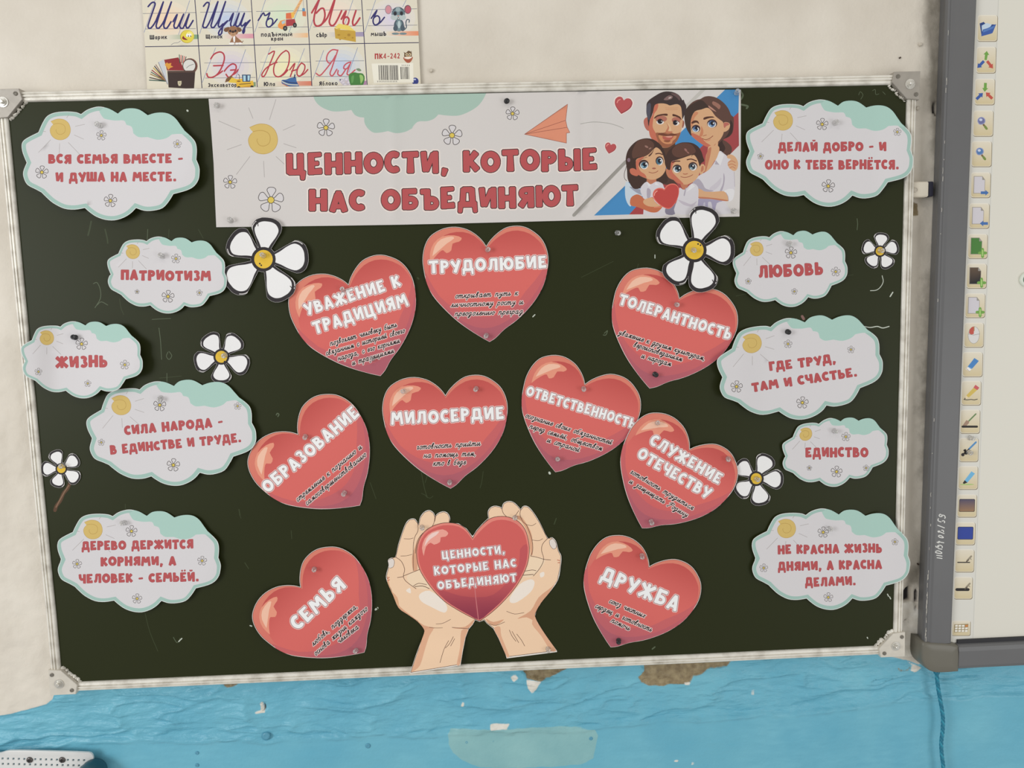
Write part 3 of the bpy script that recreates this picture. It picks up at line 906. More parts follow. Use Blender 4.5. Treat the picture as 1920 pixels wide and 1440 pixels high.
def rail(name, p, q, out):
    """Ribbed extrusion from p to q on the board plane; out = outward direction."""
    p, q, out = np.array(p), np.array(q), np.array(out)
    V = []; F = []
    n = 9
    for i in range(n):
        c = p + (q - p) * i / (n - 1)
        jig = rng.uniform(-.0004, .0004)
        for t, h in PROF:
            V.append(c + out * (t * .9 + jig) + np.array([0, -h, 0]))
    m_ = len(PROF)
    for i in range(n - 1):
        for j in range(m_ - 1):
            F.append((i * m_ + j, i * m_ + j + 1, (i + 1) * m_ + j + 1, (i + 1) * m_ + j))
    F.append(tuple(range(m_))); F.append(tuple(range((n - 1) * m_, n * m_))[::-1])
    bm = bmesh.new()
    vs = [bm.verts.new(v) for v in V]
    for f in F: bm.faces.new([vs[i] for i in f])
    return bm_obj(name, bm, ALU, board)


rail('frame_rail', (0, 0, ZB + BH), (BW, 0, ZB + BH), (0, 0, 1))
rail('frame_rail', (0, 0, ZB), (BW, 0, ZB), (0, 0, -1))
rail('frame_rail', (0, 0, ZB), (0, 0, ZB + BH), (-1, 0, 0))
rail('frame_rail', (BW, 0, ZB), (BW, 0, ZB + BH), (1, 0, 0))


def corner(cx, cz, sx, sz, m, smear):
    """Pressed corner plate with a cut inner edge, a bolt and two rivets; sx, sz point outwards."""
    t = .019
    pts = [(t, t), (-.026, t), (-.030, .002), (-.004, -.026), (t - .001, -.028)]
    bm = bmesh.new()
    fr = [bm.verts.new((cx + a * sx, -.0085, cz + b * sz)) for a, b in [(p * .97, q * .97) for p, q in pts]]
    md = [bm.verts.new((cx + a * sx, -.0076, cz + b * sz)) for a, b in pts]
    bk = [bm.verts.new((cx + a * sx, .018, cz + b * sz)) for a, b in pts]
    bm.faces.new(fr)
    for a, b in ((fr, md), (md, bk)):
        for i in range(5):
            bm.faces.new((a[i], a[(i + 1) % 5], b[(i + 1) % 5], b[i]))
    c = bm_obj('corner_bracket', bm, m, board)
    bm = bmesh.new()
    b0 = (cx + .001 * sx, -.0084, cz - .002 * sz)
    add_lathe(bm, b0, (0, -1, 0), [(.0085, 0), (.0085, .0012), (.0058, .0013), (.0058, .003), (.0036, .0031), (.0036, .0075), (.0028, .0082), (0, .0082)], 14)
    bm_obj('bolt', bm, BOLT, c)
    for a, b in ((.012, -.019), (-.02, .011)):
        bm = bmesh.new()
        add_lathe(bm, (cx + a * sx, -.0084, cz + b * sz), (0, -1, 0), [(.0036, 0), (.0034, .0012), (.0022, .0016), (.0014, .0009), (0, .0009)], 12)
        bm_obj('rivet', bm, DARKM, c)
    # dried paint along the cut inner edge
    bm = bmesh.new()
    for k in range(14):
        u = k / 13
        a = -.032 + .029 * u + rng.uniform(-.0015, .0005); b = .000 - .028 * u + rng.uniform(-.0015, .0005)
        r = rng.uniform(.0012, .0030) * smear
        add_lathe(bm, (cx + a * sx, .0005, cz + b * sz), (rng.uniform(-.4, .4), -1, rng.uniform(-.4, .4)), [(r, 0), (r * .9, .002), (r * .4, .0045), (0, .005)], 7)
    bm_obj('paint_drip', bm, ALU, c)


corner(0, ZB + BH, -1, 1, STEEL, 1.1)
corner(BW, ZB + BH, 1, 1, STEEL, .9)
corner(0, ZB, -1, -1, WSTEEL, 1.2)
corner(BW, ZB, 1, -1, WSTEEL, 1.4)

# ================================================================== INTERACTIVE WHITEBOARD
WF_Y, WS_Y = -.014, -.003
wb = thing('interactive_whiteboard', 'large white interactive whiteboard in a grey frame, right edge of the photo', 'whiteboard', at(1990, 1250, .02))
GREYM = mat('grey_frame_plastic', (99, 99, 100), .42, .0, .4, .04, 25, .12)
OLIVE = mat('corner_cap_plastic', (106, 103, 93), .4, .0, .4, .05, 30, .12)
BLACK = mat('shadow_black', (34, 34, 38), .6)


def loft(name, secs, m, parent, cap=True, smooth_=False):
    bm = bmesh.new()
    rs = [[bm.verts.new(Vector([float(c) for c in v])) for v in s_] for s_ in secs]
    for a, b in zip(rs, rs[1:]):
        for i in range(len(a) - 1):
            bm.faces.new((a[i], a[i + 1], b[i + 1], b[i]))
    if cap:
        bm.faces.new(rs[0]); bm.faces.new(rs[-1][::-1])
    return bm_obj(name, bm, m, parent, smooth_)


def line3(p, q, Y):
    """A straight edge of the whiteboard: two pixels on it, read at depth Y."""
    a, b = at(*p, Y), at(*q, Y)
    return lambda z: a + (b - a) * (z - a[2]) / (b[2] - a[2])


ztop = ZB + 1.42
eL = line3((1778, 0), (1733, 1200), WF_Y); eI = line3((1833, 0), (1785, 1200), WF_Y)
zb0 = float(at(1760, 1207, WF_Y)[2])
zin = float(at(1790, 1209, WF_Y)[2])


def left_sec(z):
    l, r = eL(z), eI(z)
    o = lambda p, dx, y: np.array([p[0] + dx, y, z])
    return [o(l, .0075, .022), o(l, .0040, .006), o(l, .0008, -.0035), o(l, .0004, -.006), o(l, .0012, -.0118), o(l, .0038, -.0134), o(l, .0062, -.0120), o(l, .0095, -.0122), o(l, .013, WF_Y), o(r, -.004, WF_Y), o(r, -.0012, -.0125), o(r, 0, -.010), o(r, 0, .022)]


loft('frame_side', [left_sec(z) for z in (zb0, zb0 + .3, zb0 + .6, zb0 + .9, ztop)], GREYM, wb)
xr = 2.75
bslope = (at(1918, 1252, WF_Y)[2] - at(1800, 1258, WF_Y)[2]) / (at(1918, 1252, WF_Y)[0] - at(1800, 1258, WF_Y)[0])
x0b = float(at(1797, 1240, WF_Y)[0]); zlow = float(at(1800, 1258, WF_Y)[2])


def bottom_sec(x):
    d = (x - x0b) * bslope * .6
    zt, zl = zin + d - .003, zlow + d
    return [(x, .022, zt + .002), (x, -.004, zt + .002), (x, -.0098, zt), (x, -.013, zt - .003), (x, -.0148, zt - .010), (x, -.0148, zl + .010), (x, -.012, zl + .004), (x, -.006, zl + .001), (x, 0, zl), (x, .022, zl)]


loft('frame_bottom', [bottom_sec(x) for x in (x0b, x0b + .4, xr)], GREYM, wb)
# black strip in place of the shadow line under the writing surface
bm = bmesh.new()
for x0_, x1_ in ((x0b + .002, xr),):
    s0, s1 = zin + 0, zin + (x1_ - x0b) * bslope * .6
    vs = [bm.verts.new(v) for v in ((x0_, -.0066, s0 + .0052), (x0_, -.0066, s0 - .003), (x1_, -.0066, s1 - .003), (x1_, -.0066, s1 + .0052), (x0_, .005, s0 + .0052), (x0_, .005, s0 - .003), (x1_, .005, s1 - .003), (x1_, .005, s1 + .0052))]
    for f in ((0, 1, 2, 3), (7, 6, 5, 4), (0, 4, 5, 1), (2, 6, 7, 3), (0, 3, 7, 4), (1, 5, 6, 2)): bm.faces.new([vs[i] for i in f])
bm_obj('shadow_strip', bm, BLACK, wb)
# rounded corner cap
bm = bmesh.new()
out2 = smooth([(1728, 1203), (1780, 1206), (1797, 1210), (1798, 1230), (1797, 1259), (1770, 1261), (1748, 1260), (1733, 1250), (1727, 1234)], corners=(0, 2, 4), n=5)
c2 = out2.mean(0)
rings = []
for sc_, y_ in ((1.0, .022), (1.0, -.006), (.985, -.0115), (.95, -.0155), (.86, -.0172), (.5, -.0178)):
    rings.append([bm.verts.new(Vector(at(*(c2 + (p - c2) * sc_), WF_Y) * np.array([1, 0, 1]) + np.array([0, y_, 0]))) for p in out2])
for a, b in zip(rings, rings[1:]):
    for i in range(len(a)): bm.faces.new((a[i], a[(i + 1) % len(a)], b[(i + 1) % len(a)], b[i]))
bm.faces.new(rings[-1]); bm.faces.new(rings[0][::-1])
bm_obj('corner_cap', bm, OLIVE, wb, smooth=True)

# writing surface with the printed tool strip
ws = to_px(np.array([at(1826, 0, WS_Y) * [1, 1, 0] + [0, 0, ztop - .01], [xr - .02, WS_Y, ztop - .01], [xr - .02, WS_Y, zin + (xr - x0b) * bslope * .6], at(1779, 1210, WS_Y)]))
sh = Sheet(ws, col((217, 214, 203)), 'writing_surface')
STRIP = col((214, 212, 204))
sh.poly([(1827, -40), (1876, -40), (1826, 1200), (1779, 1207)], STRIP, 'tool_strip')
sh.line([(1873.5, -40), (1824, 1198)], 1.0, col((196, 194, 184)), 'tool_strip')
TB = [(1833, 1871, 28, 78), (1831, 1868, 87.5, 137.5), (1828, 1866, 147.5, 197), (1825, 1863, 207, 256), (1822, 1860, 264.6, 313), (1820.6, 1857.7, 323, 371), (1817.5, 1855.6, 381, 428.5), (1815, 1852, 438.5, 485), (1812.5, 1850.4, 494, 541), (1810, 1847.5, 550, 596), (1808, 1845, 605, 651.5), (1805, 1843, 660, 706.7), (1803, 1840, 714, 760), (1800.6, 1838, 768, 813), (1799, 1835, 821, 866), (1797, 1834, 874, 918), (1795, 1832, 927, 970), (1792, 1829, 979, 1022), (1790.7, 1827, 1030, 1073), (1789, 1824, 1081.5, 1123.5), (1785, 1820, 1164, 1192)]
TBC = col((214, 204, 182)); TBE = col((140, 126, 98)); TBL = col((228, 222, 208))
BLU = col((60, 92, 164)); BLU2 = col((120, 164, 206)); GRN = col((112, 160, 74)); RDD = col((190, 84, 72)); BRN = col((120, 98, 68)); BLK = col((38, 34, 32)); LAV = col((204, 200, 206)); NAV = col((44, 66, 150))


def tool(i, draw):
    x0, x1, y0, y1 = TB[i]
    part = 'tool_button#%d' % i; pic = part + '>tool_icon#%d' % i
    sk = -.04 * (y1 - y0)
    def f(u, v): return (x0 + (x1 - x0) * u + (0 if v < .5 else sk * .45), y0 + (y1 - y0) * v)
    def rr(m):
        o = []
        for cx_, cy_, a0 in ((1 - m - .12, m + .1, -90), (1 - m - .12, 1 - m - .1, 0), (m + .12, 1 - m - .1, 90), (m + .12, m + .1, 180)):
            for a in (0, 30, 60, 90):
                t = math.radians(a0 + a)
                o.append(f(cx_ + .12 * math.cos(t), cy_ + .1 * math.sin(t)))
        return np.array(o)
    sh.poly(rr(0) + [.3, .5], TBE, part)
    sh.poly(rr(.01) - [.4, .4], TBL, part)
    sh.poly(rr(.035), lambda P: col((222, 214, 196)) * (1 - np.clip((P[:, 1:] - y0) / (y1 - y0), 0, 1)) + col((206, 190, 150)) * np.clip((P[:, 1:] - y0) / (y1 - y0), 0, 1), part)
    def P_(pts, c): sh.poly(np.array([f(u, v) for u, v in pts]), c, pic)
    def L_(pts, w_, c): sh.line(np.array([f(u, v) for u, v in pts]), w_, c, pic)
    def E_(u, v, ru, rv, c, rot=0): sh.poly(np.array([f(a, b) for a, b in ell(u, v, ru, rv, 18, rot)]), c, pic)
    draw(P_, L_, E_)


def arrow(P_, x0, y0, x1, y1, w_, c):
    d = np.array([x1 - x0, (y1 - y0) * 1.3]); l = np.linalg.norm(d); d /= l; n = np.array([-d[1], d[0]])
    a = np.array([x0, y0 * 1.3]); b = np.array([x1, y1 * 1.3]); h = b - d * l * .42
    q = [a + n * w_, h + n * w_, h + n * w_ * 2.1, b, h - n * w_ * 2.1, h - n * w_, a - n * w_]
    P_([(p[0], p[1] / 1.3) for p in q], c)


def page(P_, L_, E_, c, mark=None, mc=GRN):
    P_([(.14, .15), (.58, .15), (.72, .3), (.72, .83), (.14, .83)], col((150, 142, 130)))
    P_([(.17, .17), (.57, .17), (.7, .3), (.7, .81), (.17, .81)], c)
    P_([(.57, .17), (.57, .3), (.7, .3)], col((150, 146, 140)))
    if mark == '+':
        L_([(.76, .62), (.76, .92)], 5.5, mc); L_([(.6, .77), (.92, .77)], 5.5, mc)
        L_([(.76, .66), (.76, .88)], 2.4, col((166, 202, 120)))
    if mark == '>': arrow(P_, .52, .8, .92, .8, .07, mc)
    if mark == '<': arrow(P_, .94, .8, .54, .8, .07, mc)


def t_folder(P, L, E):
    P([(.1, .32), (.3, .26), (.4, .34), (.85, .36), (.7, .7), (.22, .8)], col((44, 70, 128)))
    P([(.2, .4), (.45, .3), (.7, .36), (.6, .5), (.24, .62)], col((190, 208, 224)))
    P([(.2, .8), (.28, .55), (.5, .5), (.92, .34), (.76, .68)], BLU); P([(.3, .57), (.5, .52), (.86, .4), (.8, .5), (.3, .66)], col((86, 124, 184)))


def t_out(P, L, E):
    arrow(P, .47, .5, .52, .16, .07, GRN); arrow(P, .4, .54, .06, .8, .07, BLU); arrow(P, .56, .54, .86, .82, .07, RDD)


def t_in(P, L, E):
    arrow(P, .52, .16, .5, .5, .07, GRN); arrow(P, .1, .78, .42, .54, .07, BLU); arrow(P, .88, .76, .56, .52, .07, RDD)


def lens(c1):
    def g(P, L, E):
        L([(.52, .54), (.68, .7)], 3.6, BRN); L([(.6, .62), (.68, .7)], 4.6, col((120, 140, 70)))
        E(.4, .4, .2, .15, col((150, 154, 190))); E(.4, .4, .16, .12, c1); E(.37, .36, .08, .05, col((196, 204, 224)))
    return g


def t_mouse(P, L, E):
    E(.5, .5, .3, .35, col((156, 148, 136))); E(.5, .5, .28, .335, col((214, 212, 210)))
    P([(.24, .42), (.28, .26), (.4, .17), (.5, .16), (.48, .46), (.34, .48)], RDD)
    L([(.22, .46), (.5, .5), (.79, .45)], .8, col((150, 146, 142))); L([(.5, .16), (.5, .32)], 1.6, col((170, 140, 90)))


def t_rubber(P, L, E):
    P([(.2, .66), (.58, .24), (.8, .36), (.36, .78)], BLU2); P([(.28, .58), (.58, .24), (.8, .36), (.5, .66)], col((72, 130, 190))); P([(.16, .68), (.28, .6), (.46, .7), (.34, .78)], col((236, 232, 226)))
    L([(.2, .66), (.36, .78)], .8, col((170, 150, 130)))


def t_pencil(P, L, E):
    P([(.18, .72), (.28, .58), (.68, .22), (.84, .34), (.42, .66)], col((206, 180, 92))); P([(.6, .28), (.7, .16), (.9, .28), (.8, .38)], col((196, 90, 96))); P([(.15, .76), (.26, .6), (.36, .68)], col((226, 208, 172))); P([(.15, .76), (.19, .68), (.23, .73)], BLK)
    L([(.14, .76), (.3, .78), (.5, .76), (.66, .78), (.82, .75)], 1.4, BLK)


def t_brush(P, L, E):
    L([(.42, .5), (.78, .18)], 2.6, col((104, 132, 84))); P([(.14, .66), (.3, .44), (.44, .48), (.46, .56), (.3, .7)], col((160, 132, 112))); L([(.13, .71), (.86, .71)], 4, BLK)


def t_magic(P, L, E):
    L([(.48, .48), (.86, .18)], 3.4, col((84, 140, 190))); E(.2, .7, .09, .07, BLK); E(.36, .62, .1, .08, BLK); E(.3, .52, .07, .05, BLK); L([(.2, .68), (.5, .46)], 1.8, BLK)


def t_marker(P, L, E):
    E(.46, .78, .36, .03, col((168, 192, 120))); P([(.32, .62), (.66, .22), (.84, .32), (.48, .7)], col((110, 176, 214))); P([(.24, .72), (.34, .6), (.48, .7), (.3, .76)], BLK)


def screen_(c):
    def g(P, L, E):
        P([(.1, .24), (.14, .2), (.86, .2), (.9, .24), (.9, .72), (.86, .76), (.14, .76), (.1, .72)], BLK); P([(.12, .25), (.16, .22), (.84, .22), (.88, .26), (.88, .7), (.84, .74), (.16, .74), (.12, .7)], c)
    return g


def pen_line(w_, h):
    def g(P, L, E):
        L([(.16, .57), (.78, .57)], w_, BLK); L([(.64, .5), (.84, .3)], 3.4, col((150, 140, 120))); L([(.6, .55), (.7, .46)], 2, col((90, 80, 70))); L([(.74, .38), (.84, .44)], 1.6, col((150, 140, 120)))
    return g


def t_keys(P, L, E):
    P([(.12, .24), (.88, .2), (.86, .74), (.12, .78)], col((150, 134, 96)))
    for r_ in range(3):
        for c_ in range(4):
            P([(.17 + c_ * .18, .28 + r_ * .17), (.31 + c_ * .18, .27 + r_ * .17), (.31 + c_ * .18, .39 + r_ * .17), (.17 + c_ * .18, .4 + r_ * .17)], col((236, 232, 222)) if (r_, c_) != (0, 3) else col((206, 130, 70)))


grad_brown = lambda P: col((58, 64, 100)) * (1 - np.clip((P[:, 1:] - 933) / 26, 0, 1)) + col((150, 116, 84)) * np.clip((P[:, 1:] - 933) / 26, 0, 1)
grad_dark = lambda P: col((96, 78, 62)) * (1 - np.clip((P[:, 1:] - 503) / 22, 0, 1)) + col((34, 34, 36)) * np.clip((P[:, 1:] - 503) / 22, 0, 1)
for i_, fn_ in enumerate((t_folder, t_out, t_in, lens(col((110, 112, 156))), lens(col((84, 124, 176))),
                          lambda P, L, E: page(P, L, E, LAV, '>', col((70, 110, 170))), lambda P, L, E: page(P, L, E, LAV, '<', col((70, 110, 170))),
                          lambda P, L, E: page(P, L, E, col((72, 124, 58)), '+'), lambda P, L, E: page(P, L, E, grad_dark, '+'), lambda P, L, E: page(P, L, E, LAV, '+'),
                          t_mouse, t_rubber, t_pencil, t_brush, t_magic, t_marker, screen_(grad_brown), screen_(NAV), pen_line(2, 0), pen_line(5.5, 0), t_keys)):
    tool(i_, fn_)
wparts = sh.build(wb, WS_Y, lambda P: 0, WBOARD, grid=120, thick=.01, smooth_sh=False)

# inventory number brushed on the grey frame in white paint, reading upwards
bm = bmesh.new()
strokes = [A(p, 1740, 950, 8.66) for p in (
    [(140, 828), (230, 842)], [(135, 788), (230, 803)],
    [(120, 732), (150, 716), (190, 726), (226, 750), (205, 762), (160, 755), (125, 745), (120, 732)],
    [(158, 678), (228, 692)], [(126, 634), (132, 656), (164, 656), (180, 645)], [(150, 650), (166, 630), (200, 626), (233, 648), (225, 670)],
    [(140, 575), (176, 586), (188, 556)], [(162, 562), (200, 576), (258, 586)],
    [(165, 476), (190, 465), (226, 478), (250, 500), (225, 506), (186, 495), (165, 476)],
    [(155, 405), (172, 394), (196, 402), (180, 413), (160, 410)], [(186, 408), (262, 436)], [(214, 380), (246, 386), (252, 412)],
    [(152, 300), (268, 345)],
    [(170, 190), (160, 222), (185, 240), (214, 248)], [(224, 236), (250, 228), (271, 245), (262, 266)],
    [(180, 130), (186, 156), (216, 161), (230, 150), (205, 125), (182, 128)], [(214, 134), (264, 144), (281, 180), (262, 188)])]
for st_ in strokes:
    c_ = smooth(st_, n=3, closed=False) if len(st_) > 2 else st_
    add_tube(bm, [at(p[0], p[1], WF_Y - .0001) for p in c_], .00088, 6)
bm_obj('inventory_number', bm, mat('white_paint', (226, 226, 222), .6), wb)
# scuffed white paint along the frame's ridge
bm = bmesh.new()
for k in range(46):
    y = rng.choice([rng.uniform(20, 1190), rng.uniform(1060, 1195)])
    x = 1780.5 - 45 * y / 1200 + rng.normal(0, .6)
    ln_ = rng.uniform(2, 12)
    a_, b_ = at(x, y, -.0134), at(x - .04 * ln_, y + ln_, -.0134)
    add_tube(bm, [a_, (a_ + b_) / 2 + [rng.normal(0, .0003), 0, 0], b_], rng.uniform(.0003, .0006), 4)
o_ = bm_obj('paint_scuff', bm, mat('scuff_paint', (190, 186, 176), .6), wb)
o_['kind'] = 'stuff'

# ================================================================== PAPER CUTOUTS
PW = col((208, 205, 207))
GROUP_C = 'paper clouds pinned to the chalkboard'
GROUP_H = 'paper hearts pinned to the chalkboard'
GROUP_D = 'paper daisies pinned to the chalkboard'

# ---- banner
BN = np.vstack([smooth(A([(391, 185.2), (700, 179), (1000, 173.2), (1200, 169.5), (1389, 168)]), n=4, closed=False),
                smooth(A([(1389, 281), (1386.5, 406)]), n=1, closed=False),
                smooth(A([(1200, 410), (1050, 414), (744, 421.5), (405.5, 426)]), n=3, closed=False),
                A([(403, 370), (400.5, 306), (395, 230)])])
banner = thing('banner', 'long white paper banner with red title lettering, sun and family picture', 'banner', centre3(BN, 0))
sh = Sheet(BN, col((205, 200, 197)), 'paper_sheet')
ident = lambda p: p
X3 = lambda p: A(p, 390, 160, 4.8)
X4 = lambda p: A(p, 770, 160, 4.8)
X5 = lambda p: A(p, 1050, 150, 5.3333)
cl = np.vstack([X3([(940, 60), (960, 130), (1000, 180), (1060, 215), (1130, 235), (1220, 232), (1290, 222), (1320, 265), (1360, 285), (1405, 290), (1410, 340), (1440, 390), (1490, 425), (1550, 425), (1620, 412), (1690, 430), (1770, 420), (1830, 390), (1880, 345)]),
                X4([(0, 400), (60, 330), (150, 322), (210, 300), (250, 262), (330, 272), (430, 272), (520, 240), (600, 190), (650, 130), (690, 50)])])
sh.poly(smooth(cl, corners=(0, 6, 9, 14, 18, 19, 23, len(cl) - 1), n=4), col((162, 186, 174)), 'cloud_print')
rays3 = [(365, 200, 405, 300), (612, 125, 553, 310), (95, 320, 293, 405), (785, 355, 675, 405), (170, 580, 302, 533), (680, 525, 795, 562), (378, 640, 255, 803), (500, 680, 508, 828), (612, 640, 690, 712)]
sun_print(sh, X3, 'sun_print', 495, 485, 134, rays3, 1.1)
for k, (x, y, r) in enumerate([(611, 239.5, 17), (431.5, 341.5, 13), (508, 375, 24.5), (847.5, 253.8, 19.5), (961, 213, 13)]):
    daisy_print(sh, x, y, r, 'flower_print#%d' % k, 3)
HALO = col((226, 212, 205))
for t_, a_, b_, h_ in (('ЦЕННОСТИ,', (536.5, 329), (841.5, 323.5), 40.5), ('КОТОРЫЕ', (867.5, 323.5), (1121.5, 319.3), 40), ('НАС', (578.5, 396.3), (686, 396), 40), ('ОБЪЕДИНЯЮТ', (715, 395.2), (1085.5, 386.8), 40)):
    block_text(sh, t_, a_, b_, h_, 'title_lettering', RED, INK, 1.3, HALO, 3.6)
PLN = col((214, 140, 112)); PLL = col((150, 88, 74))
sh.poly(X4([(1025, 440), (1412, 170), (1395, 315), (1408, 375), (1432, 425), (1402, 430), (1402, 520)]), PLN, 'paper_plane_print')
for l_ in ([(1025, 440), (1412, 170), (1395, 315), (1408, 375), (1432, 425), (1402, 430)], [(1025, 440), (1402, 520), (1402, 430)], [(1025, 440), (1395, 315)], [(1025, 440), (1408, 378)]):
    sh.line(X4(l_), .9, PLL, 'paper_plane_print')


def mini_heart(cx, cy, w_, h_, rot, part, c=RED, rim=col((150, 62, 68)), hl=True):
    P = smooth([(0, -.32), (.16, -.5), (.36, -.48), (.5, -.28), (.46, 0), (.28, .25), (0, .5), (-.28, .25), (-.46, 0), (-.5, -.28), (-.36, -.48), (-.16, -.5)], corners=(0, 6), n=4)
    cr, sr = math.cos(rot), math.sin(rot)
    f = lambda P: np.stack([cx + P[:, 0] * w_ * cr - P[:, 1] * h_ * sr, cy + P[:, 0] * w_ * sr + P[:, 1] * h_ * cr], 1)
    sh.poly(f(P * 1.12), HALO, part); sh.poly(f(P), rim, part); sh.poly(f(P * .92 + [-.02, -.03]), c, part)
    if hl: sh.line(f(np.array([(-.36, -.12), (-.33, -.27), (-.22, -.35)])), 1.6, col((226, 150, 140)), part)


mini_heart(1168, 198.5, 33, 31, .2, 'heart_print#1')
mini_heart(1144, 278.5, 21, 20, .25, 'heart_print#2')
sh.line(smooth(X5([(205, 440), (300, 422), (400, 422), (500, 436), (580, 460), (635, 484)]), n=3, closed=False), 1.1, col((160, 158, 152)), 'swoosh_print')
GRY = col((150, 146, 140))
sh.line(X5([(138, 1352), (660, 815)]), 6.2, GRY, 'stripe_print')
sh.line(X5([(1230, 300), (1440, 90)]), 6.5, col((188, 184, 178)), 'stripe_print')
sh.poly(X5([(340, 1355), (1655, 92), (1790, 92), (1785, 322), (690, 1345)]), col((70, 134, 186)), 'stripe_print')
sh.poly(X5([(690, 1345), (1785, 322), (1790, 655), (1100, 1340)]), col((156, 70, 72)), 'stripe_print')

# family picture -----------------------------------------------------
XA = lambda p: A(p, 1160, 165, 10.667)
XB = lambda p: A(p, 1270, 165, 10.667)
XC = lambda p: A(p, 1160, 250, 9.0)
XD = lambda p: A(p, 1240, 260, 9.6)
SK = col((206, 162, 124)); SKS = col((184, 118, 90)); SKR = col((190, 108, 86)); SKL = col((216, 180, 142))
HM = col((62, 50, 50)); HMH = col((124, 98, 96)); BRW = col((84, 52, 42)); EYW = col((222, 216, 212)); PUP = col((34, 32, 40)); HLT = col((236, 234, 232))
SHW = col((204, 200, 205)); SHS = col((168, 160, 172)); SHL = col((216, 214, 216))


def mk(X, part, s):
    def P(pts, c, sm=True): sh.poly(smooth(X(pts), n=3) if sm else X(pts), c, part)
    def L(pts, w_, c): sh.line(smooth(X(pts), n=3, closed=False) if len(pts) > 2 else X(pts), w_ / s, c, part)
    def E(cx, cy, rx, ry, c, rot=0): sh.poly(X(ell(cx, cy, rx, ry, 18, rot)), c, part)
    return P, L, E


P, L, E = mk(XB, 'woman_print', 10.667)
P([(190, 400), (280, 300), (380, 240), (460, 220), (540, 175), (640, 162), (760, 185), (860, 240), (960, 330), (1030, 430), (1075, 540), (1120, 580), (1130, 660), (1125, 780), (1100, 900), (1030, 980), (920, 1030), (980, 1070), (1050, 1130), (1090, 1200), (1080, 1290), (1010, 1360), (940, 1330), (860, 1270), (815, 1200), (800, 1000), (600, 900), (400, 900), (285, 955), (220, 880), (165, 760), (140, 600), (150, 480)], col((92, 66, 58)))
P([(190, 400), (330, 300), (470, 240), (560, 300), (620, 400), (460, 430), (340, 480), (280, 600), (300, 760), (290, 955), (220, 880), (165, 760), (140, 600), (150, 480)], col((64, 50, 44)))
P([(1060, 640), (1110, 720), (1100, 880), (1030, 970), (930, 1020), (820, 1120), (815, 1200), (900, 1290), (960, 1200), (900, 1060), (1000, 940), (1050, 800)], col((62, 46, 42)))
P([(620, 350), (700, 400), (780, 475), (700, 440), (640, 395)], col((180, 132, 116)))
P([(720, 265), (860, 345), (835, 425), (780, 380), (700, 320)], col((150, 106, 92)))
P([(640, 1120), (800, 1050), (812, 1200), (842, 1285), (760, 1450), (570, 1450), (600, 1300), (640, 1220)], SK)
P([(640, 1150), (790, 1070), (720, 1200), (670, 1300), (600, 1450), (560, 1450), (600, 1290)], SKS)
P([(925, 700), (1000, 685), (1052, 725), (1035, 815), (970, 870), (915, 865)], SK); P([(925, 705), (1000, 690), (1040, 730), (980, 760), (940, 800)], col((178, 104, 92)))
P([(285, 950), (268, 780), (275, 620), (350, 470), (480, 430), (600, 395), (680, 450), (760, 560), (860, 640), (915, 690), (930, 860), (900, 960), (840, 1050), (760, 1120), (680, 1180), (600, 1180), (500, 1130), (400, 1060), (330, 1000)], SK)
P([(285, 950), (290, 900), (380, 930), (470, 980), (560, 1080), (640, 1130), (690, 1175), (600, 1180), (500, 1130), (400, 1060), (330, 1000)], SKR)
P([(270, 780), (275, 620), (350, 480), (420, 500), (340, 600), (320, 720)], col((196, 132, 98)))
P([(480, 760), (520, 860), (500, 960), (440, 960), (470, 860)], col((192, 126, 94)))
P([(525, 598), (590, 572), (700, 568), (742, 590), (640, 602), (532, 636)], BRW); P([(280, 690), (340, 648), (412, 662), (434, 722), (380, 690), (300, 714)], BRW)
E(695, 712, 102, 86, col((66, 46, 50))); E(690, 728, 84, 66, EYW); E(690, 716, 66, 64, col((74, 104, 146))); E(700, 704, 40, 42, PUP); E(660, 750, 26, 18, col((140, 168, 192))); E(724, 704, 13, 15, HLT)
E(372, 812, 86, 76, col((66, 46, 50))); E(368, 830, 68, 54, EYW); E(364, 818, 52, 52, col((74, 104, 146))); E(384, 800, 32, 36, PUP); E(350, 844, 22, 16, col((140, 168, 192))); E(408, 800, 10, 12, HLT)
L([(515, 962), (545, 950), (582, 940)], 12, col((160, 92, 70))); L([(500, 1010), (560, 1032), (640, 1012), (712, 958)], 12, col((134, 66, 50))); L([(560, 1056), (620, 1050), (660, 1030)], 14, col((200, 120, 96)))
P, L, E = mk(XD, 'woman_print', 9.6)
P([(860, 135), (1020, 130), (1042, 220), (940, 430), (860, 560), (780, 615), (790, 480), (800, 320), (830, 230)], SK)
P([(850, 180), (900, 160), (880, 300), (850, 420), (800, 600), (785, 600), (795, 480), (805, 320)], SKS)
P([(1050, 220), (1130, 270), (1200, 340), (1240, 500), (1300, 600), (1322, 860), (1310, 1000), (1280, 1100), (1215, 1130), (1150, 1120), (1200, 1220), (1250, 1345), (660, 1345), (660, 1080), (560, 800), (700, 650), (790, 605), (870, 545), (950, 430), (1005, 330)], SHW)
P([(560, 800), (660, 720), (740, 800), (800, 900), (950, 940), (760, 960), (640, 880)], SHS)
P([(1120, 620), (1142, 700), (1130, 820), (1090, 945), (1050, 945), (1110, 800)], SHS)
P([(665, 1090), (800, 1080), (1100, 1120), (1000, 1160), (930, 1345), (665, 1345)], col((158, 152, 176))); P([(760, 1160), (790, 1150), (780, 1340), (740, 1340)], col((184, 180, 194))); P([(840, 1150), (900, 1150), (920, 1340), (860, 1340)], col((196, 192, 200)))
P([(1050, 230), (1130, 290), (1062, 485), (980, 390)], SHL, False); P([(980, 388), (1045, 470), (965, 462)], SHS, False)
P([(860, 900), (1000, 780), (1080, 700), (1060, 820), (960, 920)], col((194, 188, 196)))
